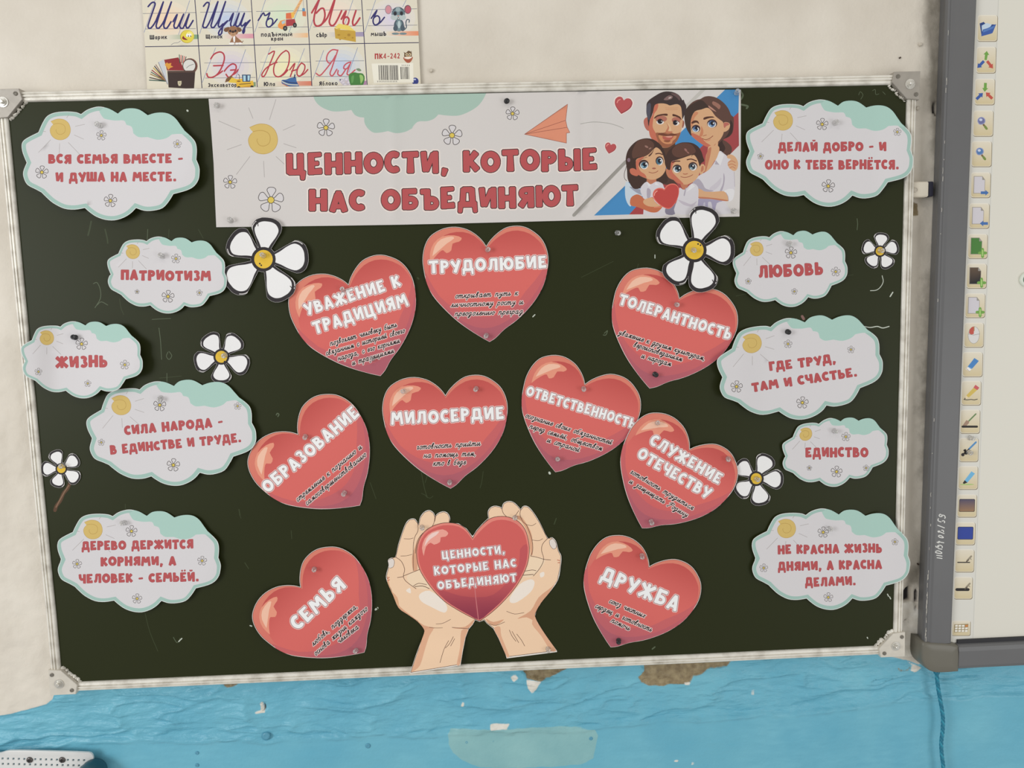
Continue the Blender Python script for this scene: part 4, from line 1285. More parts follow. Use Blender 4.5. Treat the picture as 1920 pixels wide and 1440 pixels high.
P([(640, 890), (720, 915), (780, 950), (950, 955), (1120, 945), (1185, 1010), (1212, 1115), (1140, 1122), (900, 1085), (700, 1075), (600, 1062), (510, 1030), (500, 960), (545, 900), (600, 868)], SK)
P([(600, 1050), (760, 1050), (1000, 1075), (1212, 1112), (1140, 1124), (900, 1088), (700, 1078)], SKS)
for q in ([(520, 925), (570, 915), (620, 920)], [(510, 965), (560, 955), (610, 955)], [(515, 1005), (560, 995), (610, 995)]): L(q, 10, SKS)
P([(1130, 940), (1240, 900), (1315, 930), (1300, 1050), (1275, 1105), (1215, 1130), (1205, 1040), (1170, 980)], SHL); L([(1165, 975), (1200, 1040), (1210, 1115)], 9, SHS)
L([(1310, 600), (1322, 860)], 8, SHS)
P, L, E = mk(XA, 'man_print', 10.667)
P([(780, 1050), (900, 1170), (1060, 1150), (1130, 1090), (1100, 1440), (860, 1440), (800, 1250)], col((84, 58, 46)))
P([(600, 592), (535, 600), (500, 660), (515, 760), (560, 838), (610, 850)], col((178, 104, 90))); P([(1280, 650), (1312, 680), (1302, 760), (1270, 800)], col((150, 88, 72)))
P([(720, 330), (800, 305), (960, 310), (1030, 340), (1200, 325), (1255, 390), (1275, 560), (1283, 660), (1266, 790), (1240, 900), (1200, 1000), (1150, 1080), (1060, 1150), (980, 1192), (880, 1190), (800, 1130), (720, 1070), (640, 990), (612, 900), (600, 780), (620, 650), (680, 520), (710, 400)], SK)
P([(700, 330), (790, 320), (770, 430), (710, 520), (690, 640), (680, 780), (740, 900), (790, 1010), (860, 1110), (900, 1190), (800, 1130), (720, 1070), (640, 990), (612, 900), (600, 780), (620, 650), (680, 520)], SKR)
E(850, 618, 118, 66, col((172, 108, 92))); E(1150, 640, 90, 60, col((172, 108, 92)))
P([(740, 900), (860, 900), (940, 885), (1040, 900), (1110, 915), (1200, 900), (1240, 890), (1200, 1000), (1150, 1080), (1060, 1150), (980, 1190), (890, 1188), (810, 1130), (780, 1040)], col((150, 94, 68)))
P([(800, 945), (900, 960), (1000, 965), (1150, 955), (1140, 1010), (1080, 1060), (1060, 1110), (960, 1120), (880, 1090), (820, 1020)], col((200, 138, 98)))
P([(780, 925), (860, 895), (940, 920), (1000, 930), (1060, 905), (1120, 920), (1168, 935), (1120, 955), (1000, 965), (880, 955)], col((112, 66, 50)))
P([(880, 960), (960, 985), (1060, 972), (1100, 968), (1040, 1038), (960, 1046), (890, 1020)], col((176, 92, 80))); P([(940, 966), (1070, 960), (1060, 984), (990, 992)], col((214, 150, 134)))
P([(900, 1050), (980, 1040), (1040, 1050), (1000, 1085), (930, 1080)], col((140, 84, 60)))
P([(945, 690), (985, 780), (935, 870), (960, 905), (1040, 905), (1082, 890), (1060, 868), (985, 862), (1010, 790)], SKS); P([(985, 700), (1030, 760), (1050, 850), (1000, 850), (1010, 790)], SKL)
P([(565, 300), (620, 230), (740, 150), (840, 95), (950, 68), (1080, 80), (1190, 130), (1250, 200), (1275, 245), (1300, 235), (1320, 290), (1350, 350), (1350, 420), (1320, 520), (1290, 600), (1272, 620), (1262, 480), (1245, 380), (1200, 332), (1140, 325), (1070, 340), (1020, 348), (960, 322), (880, 308), (790, 312), (730, 335), (705, 390), (690, 470), (660, 560), (620, 650), (600, 770), (575, 600), (555, 500), (555, 380)], HM)
P([(555, 400), (600, 300), (640, 320), (640, 480), (610, 640), (580, 600)], col((82, 80, 92)))
P([(900, 230), (1000, 150), (1080, 165), (1060, 215), (970, 245)], HMH); P([(1040, 110), (1150, 110), (1230, 190), (1215, 250), (1150, 180)], col((98, 76, 76))); E(1025, 195, 34, 14, col((186, 170, 166)), -.4)
P([(705, 602), (760, 548), (860, 520), (970, 515), (972, 556), (880, 550), (780, 572), (720, 612)], BRW); P([(1082, 520), (1160, 540), (1232, 580), (1258, 642), (1205, 600), (1140, 572), (1082, 562)], BRW)
E(830, 680, 74, 50, EYW); E(828, 665, 52, 52, PUP); E(856, 664, 9, 9, HLT); E(1150, 702, 62, 50, EYW); E(1130, 695, 46, 48, PUP); E(1156, 686, 8, 8, HLT)
L([(760, 660), (830, 620), (900, 665)], 12, BRW); L([(1085, 660), (1150, 645), (1220, 690)], 12, BRW)
L([(930, 395), (1060, 400), (1190, 395)], 5, SKS); L([(940, 430), (1060, 436), (1180, 428)], 5, SKS)
P, L, E = mk(XC, 'man_print', 9.0)
P([(120, 820), (210, 860), (330, 920), (380, 950), (410, 1060), (330, 1040), (230, 1090), (205, 1235), (140, 1165), (108, 1030)], col((190, 202, 212))); P([(180, 900), (300, 930), (380, 960), (400, 1040), (300, 1000)], col((150, 152, 166)))
P, L, E = mk(XC, 'girl_print', 9.0)
P([(760, 620), (830, 700), (900, 760), (1000, 880), (900, 880), (760, 860), (640, 820), (700, 740)], col((78, 56, 50)))
P([(120, 420), (150, 300), (220, 200), (320, 120), (440, 85), (560, 95), (660, 150), (740, 240), (800, 400), (800, 600), (830, 740), (800, 840), (640, 825), (480, 820), (400, 900), (330, 935), (250, 930), (190, 850), (150, 760), (140, 620), (125, 520)], col((66, 48, 42)))
P([(320, 130), (440, 95), (550, 130), (600, 200), (560, 300), (470, 380), (330, 400), (240, 420), (230, 300)], col((92, 64, 54))); E(470, 225, 34, 16, col((146, 110, 100)), .5); E(530, 255, 26, 12, col((146, 110, 100)), -.5)
L([(130, 560), (95, 680), (100, 760), (135, 800)], 8, col((66, 48, 42)))
P([(480, 760), (620, 750), (625, 850), (540, 880), (490, 850)], SKS)
P([(380, 900), (470, 815), (540, 860), (640, 812), (740, 850), (780, 930), (900, 900), (850, 1362), (400, 1362), (420, 1120), (370, 990)], SHW); P([(480, 930), (540, 960), (530, 1080), (480, 1090)], SHS); P([(470, 815), (545, 870), (510, 905)], SHL, False); P([(620, 815), (690, 880), (610, 870)], SHL, False)
P([(800, 1250), (960, 1180), (950, 1362), (800, 1362)], col((128, 122, 140)))
P([(190, 605), (240, 588), (300, 620), (335, 690), (305, 722), (230, 700), (192, 660)], SKR)
P([(300, 540), (290, 460), (330, 420), (440, 390), (520, 340), (600, 258), (640, 238), (700, 280), (745, 360), (775, 460), (797, 560), (782, 640), (720, 722), (630, 772), (540, 782), (440, 752), (370, 722), (320, 682), (300, 610)], SK)
P([(290, 480), (330, 425), (430, 395), (360, 480), (335, 560), (370, 640), (440, 690), (470, 755), (370, 722), (320, 682), (298, 600)], SKR)
P([(500, 380), (560, 320), (600, 262), (560, 350), (520, 390)], col((90, 62, 52)))
L([(625, 348), (680, 338), (742, 358)], 18, BRW); L([(350, 455), (410, 425), (480, 400)], 8, col((130, 84, 66)))
E(424, 525, 84, 80, col((72, 50, 48))); E(430, 542, 68, 62, EYW); E(428, 536, 54, 54, col((72, 108, 128))); E(436, 526, 34, 36, PUP); E(400, 560, 24, 18, col((136, 170, 184))); E(462, 516, 12, 14, HLT)
E(690, 464, 68, 76, col((72, 50, 48))); E(694, 476, 54, 64, EYW); E(682, 474, 46, 54, col((72, 108, 128))); E(690, 464, 30, 36, PUP); E(708, 462, 10, 13, HLT)
E(596, 592, 34, 14, col((158, 96, 78))); L([(510, 655), (570, 670), (630, 656), (662, 634)], 10, col((146, 78, 62)))
E(170, 450, 26, 34, col((126, 104, 116)))
P([(180, 1366), (300, 1235), (420, 1275), (415, 1366)], col((160, 66, 68)), False)
P([(205, 1090), (300, 1030), (380, 1055), (450, 1115), (570, 1075), (610, 1150), (690, 1215), (740, 1235), (700, 1290), (640, 1332), (540, 1332), (420, 1285), (320, 1245), (200, 1210)], col((188, 108, 76))); P([(430, 1120), (565, 1085), (620, 1170), (700, 1220), (620, 1240), (500, 1230), (420, 1180)], SK); L([(600, 1250), (680, 1245), (735, 1238)], 14, col((214, 130, 106)))
P, L, E = mk(XD, 'boy_print', 9.6)
P([(90, 540), (140, 540), (180, 680), (215, 740), (130, 700), (88, 620)], SKS); P([(690, 490), (755, 458), (788, 520), (765, 600), (700, 645)], SK); P([(720, 510), (755, 490), (760, 560), (715, 600)], SKS)
P([(350, 800), (490, 790), (440, 910), (380, 900)], SKS)
P([(330, 880), (420, 920), (550, 805), (660, 870), (665, 1080), (655, 1240), (660, 1345), (245, 1345), (290, 1090), (315, 960)], SHW); P([(550, 805), (605, 860), (520, 920), (450, 960)], SHL, False); P([(430, 900), (450, 880), (420, 1030), (400, 1020)], SHS); P([(300, 1100), (420, 1140), (540, 1180), (640, 1120), (560, 1220), (400, 1190)], col((186, 178, 188)))
P([(170, 430), (280, 380), (420, 335), (560, 285), (630, 330), (690, 430), (705, 500), (692, 600), (650, 702), (580, 772), (480, 822), (380, 822), (280, 792), (200, 722), (150, 640), (140, 560)], SK)
P([(165, 430), (260, 395), (200, 490), (195, 590), (260, 670), (330, 740), (400, 822), (280, 792), (200, 722), (150, 640), (140, 560)], SKR)
P([(60, 430), (80, 320), (130, 220), (230, 130), (340, 75), (450, 65), (560, 80), (660, 140), (720, 230), (752, 330), (772, 400), (720, 440), (692, 500), (660, 400), (610, 312), (560, 290), (400, 342), (280, 382), (185, 415), (165, 520), (150, 565), (100, 540)], col((68, 48, 42)))
P([(240, 140), (340, 85), (460, 80), (560, 120), (620, 220), (580, 270), (440, 310), (320, 340), (220, 300), (190, 220)], col((94, 64, 54))); E(440, 205, 36, 18, col((150, 104, 96)), .9); E(480, 250, 26, 12, col((150, 104, 96)), .6); L([(545, 320), (560, 290), (575, 300)], 8, col((68, 48, 42)))
L([(200, 425), (260, 405), (332, 405)], 22, BRW); L([(465, 380), (540, 368), (632, 402)], 20, BRW)
E(284, 540, 82, 76, col((72, 50, 48))); E(278, 556, 66, 60, EYW); E(292, 545, 54, 54, col((66, 84, 94))); E(300, 538, 34, 36, PUP); E(268, 572, 24, 16, col((140, 168, 178))); E(326, 530, 12, 14, HLT)
E(568, 498, 82, 78, col((72, 50, 48))); E(572, 512, 66, 62, EYW); E(560, 504, 54, 54, col((66, 84, 94))); E(562, 496, 34, 36, PUP); E(540, 530, 24, 16, col((140, 168, 178))); E(572, 486, 13, 14, HLT)
L([(395, 632), (430, 640), (470, 630)], 14, col((166, 96, 74))); L([(350, 684), (420, 698), (500, 682), (566, 648)], 10, col((140, 72, 58)))
P([(1190, 300), (1260, 285), (1340, 340), (1382, 440), (1362, 550), (1310, 582), (1250, 552), (1205, 500), (1195, 430), (1250, 370), (1190, 350)], SK)
for q in ([(1210, 425), (1270, 400), (1330, 430)], [(1200, 480), (1270, 455), (1340, 490)], [(1230, 530), (1280, 505), (1330, 535)]): L(q, 12, SKS)
P, L, E = mk(XC, 'held_heart_print', 9.0)
HP = [(770, 940), (810, 880), (890, 848), (970, 862), (1018, 940), (1005, 1070), (945, 1190), (870, 1268), (790, 1265), (690, 1208), (610, 1130), (574, 1040), (600, 960), (670, 922), (740, 925)]
P(HP, col((216, 112, 98))); P([(772, 962), (818, 900), (890, 866), (970, 880), (1010, 950), (998, 1066), (936, 1190), (868, 1256), (790, 1252), (700, 1200), (622, 1120), (588, 1044), (612, 976), (672, 940), (740, 945)], col((184, 72, 68))); L([(600, 1050), (612, 1005), (650, 972)], 14, col((236, 160, 146)))

# folds: gentle waves across the banner
bl = pin_lift([(405, 196), (430, 413), (1383, 172), (1377, 395), (950, 188)], .0008, .0022, 320, lambda P: .0012 * (1 + np.sin(P[:, 0] / 46.0)) * .5 + .002 * np.exp(-((P[:, 0] - 1078) / 10) ** 2) + .0018 * np.exp(-((P[:, 0] - 738) / 9) ** 2) + .0016 * np.exp(-((P[:, 0] - 1108) / 9) ** 2))
sh.build(banner, 0, bl, PAPER, grid=9, thick=.0004)

# ---- clouds
CT = np.array([(50, 305), (43, 288), (40.5, 274), (43, 265), (52, 258), (72, 248), (79, 232), (88, 218), (103, 211), (125, 209), (143, 210.5), (152, 214), (163, 206), (177, 201), (189, 200), (205, 204), (221, 213), (232, 205), (248, 203), (262, 206), (277, 216), (290, 212), (305, 211), (318, 214), (329, 222), (338, 234), (346, 245), (357, 255), (366, 266), (369, 280), (368, 299), (373.5, 313), (374, 325), (372, 337), (364, 349), (350, 357), (325, 364), (317, 377), (305, 390), (287, 395), (270, 395), (255, 390), (245, 400), (232, 408), (215, 413), (197, 412), (180, 406), (167, 397), (159, 390), (140, 393), (120, 391), (100, 381), (87, 370), (78, 361), (67, 355), (52, 347), (45, 335), (43.5, 322)], float)
CCOR = (0, 5, 11, 16, 20, 26, 30, 36, 41, 48, 53)
CO = smooth(CT, corners=CCOR, n=3)
CIN = inset(CO, 8.0)
APATCH = smooth([(186, 209), (192, 219), (197, 223), (215, 226), (232, 226), (237, 234), (247, 238), (250, 250), (260, 257), (277, 257), (295, 262), (312, 259), (322, 252), (337, 251), (348, 253), (360, 254), (352, 240), (338, 222), (322, 206), (300, 202), (277, 207), (250, 196), (221, 204), (205, 196)], corners=(0, 5, 7, 9, 12), n=3)
CRAYS = [(129, 215, 125, 221), (141, 237, 159, 233), (139, 253, 157, 261), (95, 262, 72, 286), (112, 269, 111, 288), (128, 267, 150, 290), (80, 246, 86, 247)]
CSRC = [(50, 305), (277, 216), (255, 390), (159, 390)]
CLOUDS = [
    ('ВСЯ СЕМЬЯ ВМЕСТЕ', CSRC, [('ВСЯ СЕМЬЯ ВМЕСТЕ -', (90.5, 307), (343.5, 305.5), 17.5), ('И ДУША НА МЕСТЕ.', (104, 340.5), (331, 340), 17.5)],
     [(190, 254, 9.5), (332.5, 270, 8), (78.5, 323, 12.5), (207, 376.5, 12.5)], (184, 234), 1, .009, None),
    ('ПАТРИОТИЗМ', [(206, 514), (360, 454.5), (344, 572.5), (284, 572.5)], [('ПАТРИОТИЗМ', (226.3, 525), (395.5, 527), 19)], [(330, 485, 9), (257, 547, 4.5), (315, 556, 12), (374, 549, 6)], (301, 480), 0, .006, None),
    ('ЖИЗНЬ', [(46, 677.5), (199, 611), (187.5, 730.5), (125, 732.5)], [('ЖИЗНЬ', (104, 690), (202, 688.5), 22)], [(153, 645, 11.5), (234, 684, 9), (72, 697, 7), (164.5, 719, 6.5)], (138, 633), 0, .012, lambda P: .0075 * (1 - sstep(62, 110, P[:, 0]))),
    ('СИЛА НАРОДА', [(172.5, 822.5), (380, 722.5), (372.5, 886), (285, 892.5)], [('СИЛА НАРОДА -', (233.8, 816.3), (418.8, 798.5), 17.5), ('В ЕДИНСТВЕ И ТРУДЕ.', (207, 852), (453, 828.8), 17)], [(299.5, 759.5, 12), (445.5, 761.5, 7), (190, 829.5, 6.5), (325, 872, 12.5)], (298, 747), 1, .006, None),
    ('ДЕРЕВО ДЕРЖИТСЯ', [(114.6, 1049.4), (326.4, 969.5), (302, 1127.5), (215.3, 1125.8)], [('ДЕРЕВО ДЕРЖИТСЯ', (152.8, 1032), (362.8, 1028.5), 17), ('КОРНЯМИ, А', (188.5, 1061.5), (330.6, 1059.8), 17), ('ЧЕЛОВЕК - СЕМЬЁЙ.', (147.6, 1093.8), (373.3, 1090), 17)], [(246.5, 996, 11), (144.5, 1057.5, 9), (379, 1051.5, 9), (257, 1122.5, 9.5)], (230, 982), 1, .005, None),
    ('ДЕЛАЙ ДОБРО', [(1405.9, 284), (1624.7, 202), (1596.6, 365.6), (1508, 365.6)], [('ДЕЛАЙ ДОБРО - И', (1458.7, 284.6), (1662, 282.6), 17), ('ОНО К ТЕБЕ ВЕРНЁТСЯ.', (1434.3, 317.5), (1685.7, 317.5), 17.5)], [(1541.6, 233, 11.5), (1682.4, 247.5, 7.5), (1426, 293, 6), (1553, 349, 12.5)], (1568, 229), 1, .006, lambda P: .0075 * sstep(1640, 1690, P[:, 0])),
    ('ЛЮБОВЬ', [(1380.3, 512.5), (1523.3, 439.4), (1515, 557.8), (1454.4, 562.5)], [('ЛЮБОВЬ', (1422, 521.4), (1544.2, 515.3), 23)], [(1483, 474, 11.5), (1567, 509.5, 9), (1403, 527.5, 6), (1489.5, 546.5, 6)], (1481, 457), 0, .004, None),
    ('ГДЕ ТРУД', [(1353.9, 708.3), (1560.8, 599.4), (1547, 760.6), (1463.6, 770.8)], [('ГДЕ ТРУД,', (1442.8, 695.8), (1567.8, 680.6), 17), ('ТАМ И СЧАСТЬЕ.', (1410.5, 735), (1608, 705.6), 17)], [(1477.5, 645, 8), (1595.5, 655.5, 7), (1381, 725, 11.5), (1504.5, 755, 11.5)], (1479, 622), 1, .007, lambda P: .005 * (1 - sstep(1380, 1440, P[:, 0]))),
    ('ЕДИНСТВО', [(1471.7, 855), (1610, 789), (1593, 895), (1536.7, 901.7)], [('ЕДИНСТВО', (1510, 857.7), (1628.3, 856.7), 18)], [(1586, 819, 8.5), (1517.5, 877.5, 5), (1624, 877.5, 6), (1568.5, 884.5, 11)], (1567, 809), 0, .004, None),
    ('НЕ КРАСНА ЖИЗНЬ', [(1416, 1046.7), (1622.7, 966.7), (1596.7, 1121.7), (1515, 1123.3)], [('НЕ КРАСНА ЖИЗНЬ', (1458.3, 1039.3), (1654, 1036), 17), ('ДНЯМИ, А КРАСНА', (1458.3, 1070.5), (1654, 1066), 17), ('ДЕЛАМИ.', (1509.3, 1100), (1605, 1097.3), 17)], [(1543.5, 998, 10.5), (1678, 1016, 6.5), (1432, 1065, 8), (1553, 1120, 9)], (1557, 993), 1, .005, lambda P: .0078 * sstep(1625, 1676, P[:, 0])),
]
CWHERE = {'ВСЯ СЕМЬЯ ВМЕСТЕ': ('large white paper cloud in the upper left corner of the board', 'upper left corner'),
          'ПАТРИОТИЗМ': ('small white paper cloud just left of the large left daisy', 'small left'),
          'ЖИЗНЬ': ('small white paper cloud overlapping the left frame rail', 'left frame'),
          'СИЛА НАРОДА': ('large tilted white paper cloud touching the leftmost red heart', 'tilted left'),
          'ДЕРЕВО ДЕРЖИТСЯ': ('large white paper cloud with three text lines, lower left corner', 'lower left corner'),
          'ДЕЛАЙ ДОБРО': ('large white paper cloud overlapping the frame in the upper right corner', 'upper right corner'),
          'ЛЮБОВЬ': ('small white paper cloud right of the large right daisy', 'small upper right'),
          'ГДЕ ТРУД': ('large tilted white paper cloud beside the rightmost upper heart', 'tilted right'),
          'ЕДИНСТВО': ('small white paper cloud right of the daisy behind the heart', 'small lower right'),
          'НЕ КРАСНА ЖИЗНЬ': ('large white paper cloud with three text lines, lower right corner', 'lower right corner')}
for name_, dst_, lines_, fl_, pin_, big_, amp_, ex_ in CLOUDS:
    f = affine(CSRC, dst_)
    sc_ = math.sqrt(abs(np.linalg.det(np.stack([f(np.array([(1., 0)]))[0] - f(np.array([(0., 0)]))[0], f(np.array([(0., 1)]))[0] - f(np.array([(0., 0)]))[0]]))))
    jit = np.stack([np.interp(np.arange(len(CO)) % len(CO), np.linspace(0, len(CO), 26), np.random.RandomState(len(name_) * 7 + big_).uniform(-1.0, 1.0, 26)) for _ in (0, 1)], 1) * (0 if dst_ is CSRC else 1)
    out = f(CO + jit)
    t = thing('paper_cloud', CWHERE[name_][0] + ', reading ' + name_.split()[0], 'cloud cutout', centre3(out, 0), GROUP_C)
    sh = Sheet(out, col((214, 216, 214)), 'paper_sheet')
    sh.poly(inset(out, 1.1), AQUA, 'rim_print')
    sh.poly(f(CIN), PW, 'paper_face')
    sh.poly(f(APATCH), col((166, 198, 188)), 'rim_print')
    sun_print(sh, f, 'sun_print', 113, 243, 19.5, CRAYS, .8)
    for k, (x, y, r) in enumerate(fl_): daisy_print(sh, x, y, r, 'flower_print#%d' % k, 4)
    for k, (t_, a_, b_, h_) in enumerate(lines_): block_text(sh, t_, a_, b_, h_, 'lettering#%d' % k, RED, col((150, 70, 74)), .45, wt=.98, gap=.07)
    sh.build(t, 0, pin_lift([pin_], .0012, amp_, 150 if big_ else 100, ex_), PAPER, grid=10)

# ---- hearts
HC = lambda p: A(p, 450, 700, 3.692)
HT = HC([(1422, 152), (1395, 115), (1350, 75), (1290, 42), (1210, 26), (1130, 37), (1060, 72), (1020, 112), (995, 170), (985, 240), (990, 300), (1010, 390), (1045, 470), (1090, 530), (1160, 600), (1230, 660), (1310, 715), (1400, 768), (1458, 798),
         (1500, 770), (1560, 710), (1640, 650), (1720, 570), (1780, 490), (1825, 400), (1848, 300), (1852, 220), (1835, 150), (1800, 90), (1745, 45), (1690, 18), (1630, 10), (1560, 22), (1500, 60), (1450, 110)])
HO = smooth(HT, corners=(0, 18), n=3)
HMAIN = smooth(HC([(1424, 172), (1400, 138), (1340, 86), (1260, 60), (1170, 70), (1100, 110), (1060, 190), (1030, 300), (1030, 390), (1062, 466), (1100, 522), (1168, 592), (1238, 652), (1316, 706), (1404, 758), (1456, 786),
                   (1494, 760), (1552, 702), (1632, 642), (1710, 562), (1768, 482), (1812, 396), (1838, 300), (1842, 230), (1815, 150), (1780, 105), (1720, 62), (1640, 42), (1560, 56), (1490, 100), (1444, 148)]), corners=(0, 15), n=2)
HLOW = smooth(HC([(1846, 235), (1815, 300), (1760, 380), (1700, 450), (1640, 530), (1540, 600), (1440, 630), (1330, 620), (1220, 580), (1110, 500), (1030, 380), (1010, 340), (1010, 400), (1050, 475), (1095, 530), (1165, 600), (1235, 660), (1312, 714), (1400, 766), (1458, 796), (1500, 768), (1560, 708), (1640, 648), (1720, 568), (1780, 488), (1825, 398), (1848, 300)]), corners=(0, 19), n=2)
HLOW2 = smooth(HC([(1848, 260), (1835, 330), (1780, 440), (1690, 560), (1580, 650), (1470, 700), (1360, 700), (1250, 650), (1140, 560), (1200, 632), (1312, 714), (1400, 766), (1458, 796), (1500, 768), (1560, 708), (1640, 648), (1720, 568), (1780, 488), (1825, 398)]), corners=(0, 12), n=2)
HG1 = smooth(HC([(1040, 280), (1035, 210), (1060, 140), (1120, 92), (1200, 84), (1252, 100), (1235, 125), (1190, 140), (1182, 185), (1150, 205), (1125, 185), (1100, 200), (1065, 240)]), corners=(0,), n=2)
HG2 = smooth(HC([(1052, 228), (1068, 160), (1110, 112), (1180, 92), (1200, 104), (1150, 140), (1100, 185)]), corners=(0, 5), n=2)
HNOTCH, HTIP = HT[0], HT[18]
HU = (HTIP - HNOTCH)


def heart_field(c0, c1, c2, inv):
    def g(P):
        t = np.clip(((inv(P) - HNOTCH) @ HU) / (HU @ HU), -.6, 1)[:, None]
        a = sstep(-.35, .35, t); b = sstep(.45, .95, t)
        return (c0 * (1 - a) + c1 * a) * (1 - b) + c2 * b
    return g


SCI = col((40, 26, 26)); SCH = col((232, 214, 210))
HEARTS = [
    ('ТРУДОЛЮБИЕ', (911.6, 461.5), (918, 641.2), [('ТРУДОЛЮБИЕ', (804, 513), (1026, 503), 24)],
     [('открывает путь к', (853.6, 559.4), (972, 553.5)), ('личностному росту и', (845.3, 575.9), (981.9, 570.3)), ('преодолению преград', (852.8, 592.7), (981.5, 588))], [(914, 468), (912, 629)], .001, .006, 'in the middle under the banner'),
    ('УВАЖЕНИЕ К ТРАДИЦИЯМ', (653.3, 533.3), (713.3, 705), [('УВАЖЕНИЕ К', (573.3, 592.4), (753.5, 536), 23), ('ТРАДИЦИЯМ', (590, 626.7), (767, 572), 24)],
     [('позволяет человеку быть', (620, 648.4), (745.6, 612.2)), ('связанным с историей своего', (612, 666.7), (760, 623.3)), ('народа, с его корнями', (634.4, 676.2), (751, 642.2)), ('и традициями', (661, 685), (740, 661))], [(641, 543), (697, 673)], .001, .006, 'beside the large left daisy'),
    ('ТОЛЕРАНТНОСТЬ', (1274, 559), (1217.8, 728.3), [('ТОЛЕРАНТНОСТЬ', (1158.2, 570), (1368.4, 638), 21)],
     [('уважение к другим культурам,', (1159.4, 627), (1322.3, 676.8)), ('вероисповеданиям', (1187.4, 649.5), (1278.5, 678)), ('и народам', (1202, 670.7), (1257.9, 687))], [(1270, 571), (1229, 702)], .001, .004, 'below the large right daisy'),
    ('ОБРАЗОВАНИЕ', (558.3, 813.8), (674.8, 947.8), [('ОБРАЗОВАНИЕ', (502, 926.5), (676.2, 777.5), 24)],
     [('стремление к познанию и', (558.3, 941), (680.2, 839.5)), ('самосовершенствованию', (576, 947.8), (688.4, 853.8))], [(571, 819), (645, 925)], .0025, .006, 'tilted left'),
    ('МИЛОСЕРДИЕ', tuple(HNOTCH), tuple(HTIP), [('МИЛОСЕРДИЕ', (733, 797.5), (946.2, 785.5), 24)],
     [('готовность прийти', (781, 842.7), (901.8, 835.4)), ('на помощь тем,', (794.5, 858.4), (894.2, 854.4)), ('кто в беде', (812.4, 873.3), (873.9, 870.6))], [(757, 734), (893, 729), (843, 905)], .001, .004, 'in the centre of the board'),
    ('ОТВЕТСТВЕННОСТЬ', (1096.8, 720.1), (1041.3, 885.3), [('ОТВЕТСТВЕННОСТЬ', (984.5, 741), (1188.9, 804), 19)],
     [('осознание своих обязанностей', (984.4, 782.4), (1146.9, 833.9)), ('перед семьёй, обществом', (992, 802.7), (1128.5, 845.5)), ('и страной', (1025, 828.5), (1086, 848))], [(1095, 729), (1046, 862)], .001, .004, 'right of centre'),
    ('СЛУЖЕНИЕ ОТЕЧЕСТВУ', (1293.2, 842), (1203.8, 990.4), [('СЛУЖЕНИЕ', (1215, 832), (1347.3, 909), 22), ('ОТЕЧЕСТВУ', (1192, 856.5), (1326, 937), 22)],
     [('готовность трудиться', (1180.7, 886.7), (1298.6, 957)), ('и защищать Родину', (1178.9, 905), (1287.7, 970.6))], [(1234, 794), (1367, 861), (1222, 979)], .0062, .003, 'overlapping its neighbour'),
    ('СЕМЬЯ', (563.2, 1100.6), (683.2, 1223.4), [('СЕМЬЯ', (557.3, 1183.5), (651.5, 1100), 28)],
     [('любовь, поддержка,', (587.6, 1211.6), (672.5, 1137.2)), ('основа жизни каждого', (592.3, 1229.7), (690.3, 1143)), ('человека', (636, 1206.8), (673.7, 1177.3))], [(588, 1069), (667, 1222)], .001, .013, 'low on the left'),
    ('ДРУЖБА', (1217.5, 1062), (1145, 1213.8), [('ДРУЖБА', (1122.5, 1087), (1268.5, 1147.5), 29)],
     [('союз честных', (1141.5, 1129.8), (1209, 1159)), ('сердец и готовность', (1115.4, 1139), (1221.7, 1185)), ('помочь', (1145, 1166), (1180.4, 1183))], [(1205, 1043), (1161, 1203)], .001, .006, 'low on the right'),
]


def plane_sim(n0, t0, n1, t1, asp=(1.0, 1.0)):
    """Similarity in the board plane (metres) carrying notch/tip to notch/tip."""
    q = at(np.array([n0[0], t0[0], n1[0], t1[0]]), np.array([n0[1], t0[1], n1[1], t1[1]]), 0.0)[:, [0, 2]]
    za = complex(*q[0]); zb = complex(*q[1]); wa = complex(*q[2]); wb_ = complex(*q[3])
    k = (wb_ - wa) / (zb - za)
    ax = (zb - za) / abs(zb - za)
    def f(P, inverse=False):
        P = np.asarray(P, float)
        w3 = at(P[:, 0], P[:, 1], 0.0)
        z = w3[:, 0] + 1j * w3[:, 2]
        if inverse:
            d = (z - wa) / k / ax
            r = za + (d.real + 1j * d.imag / np.where(d.imag > 0, asp[1], asp[0])) * ax
        else:
            d = (z - za) / ax
            r = wa + k * (d.real + 1j * d.imag * np.where(d.imag > 0, asp[1], asp[0])) * ax
        return to_px(np.stack([r.real, np.zeros(len(P)), r.imag], 1))
    return f


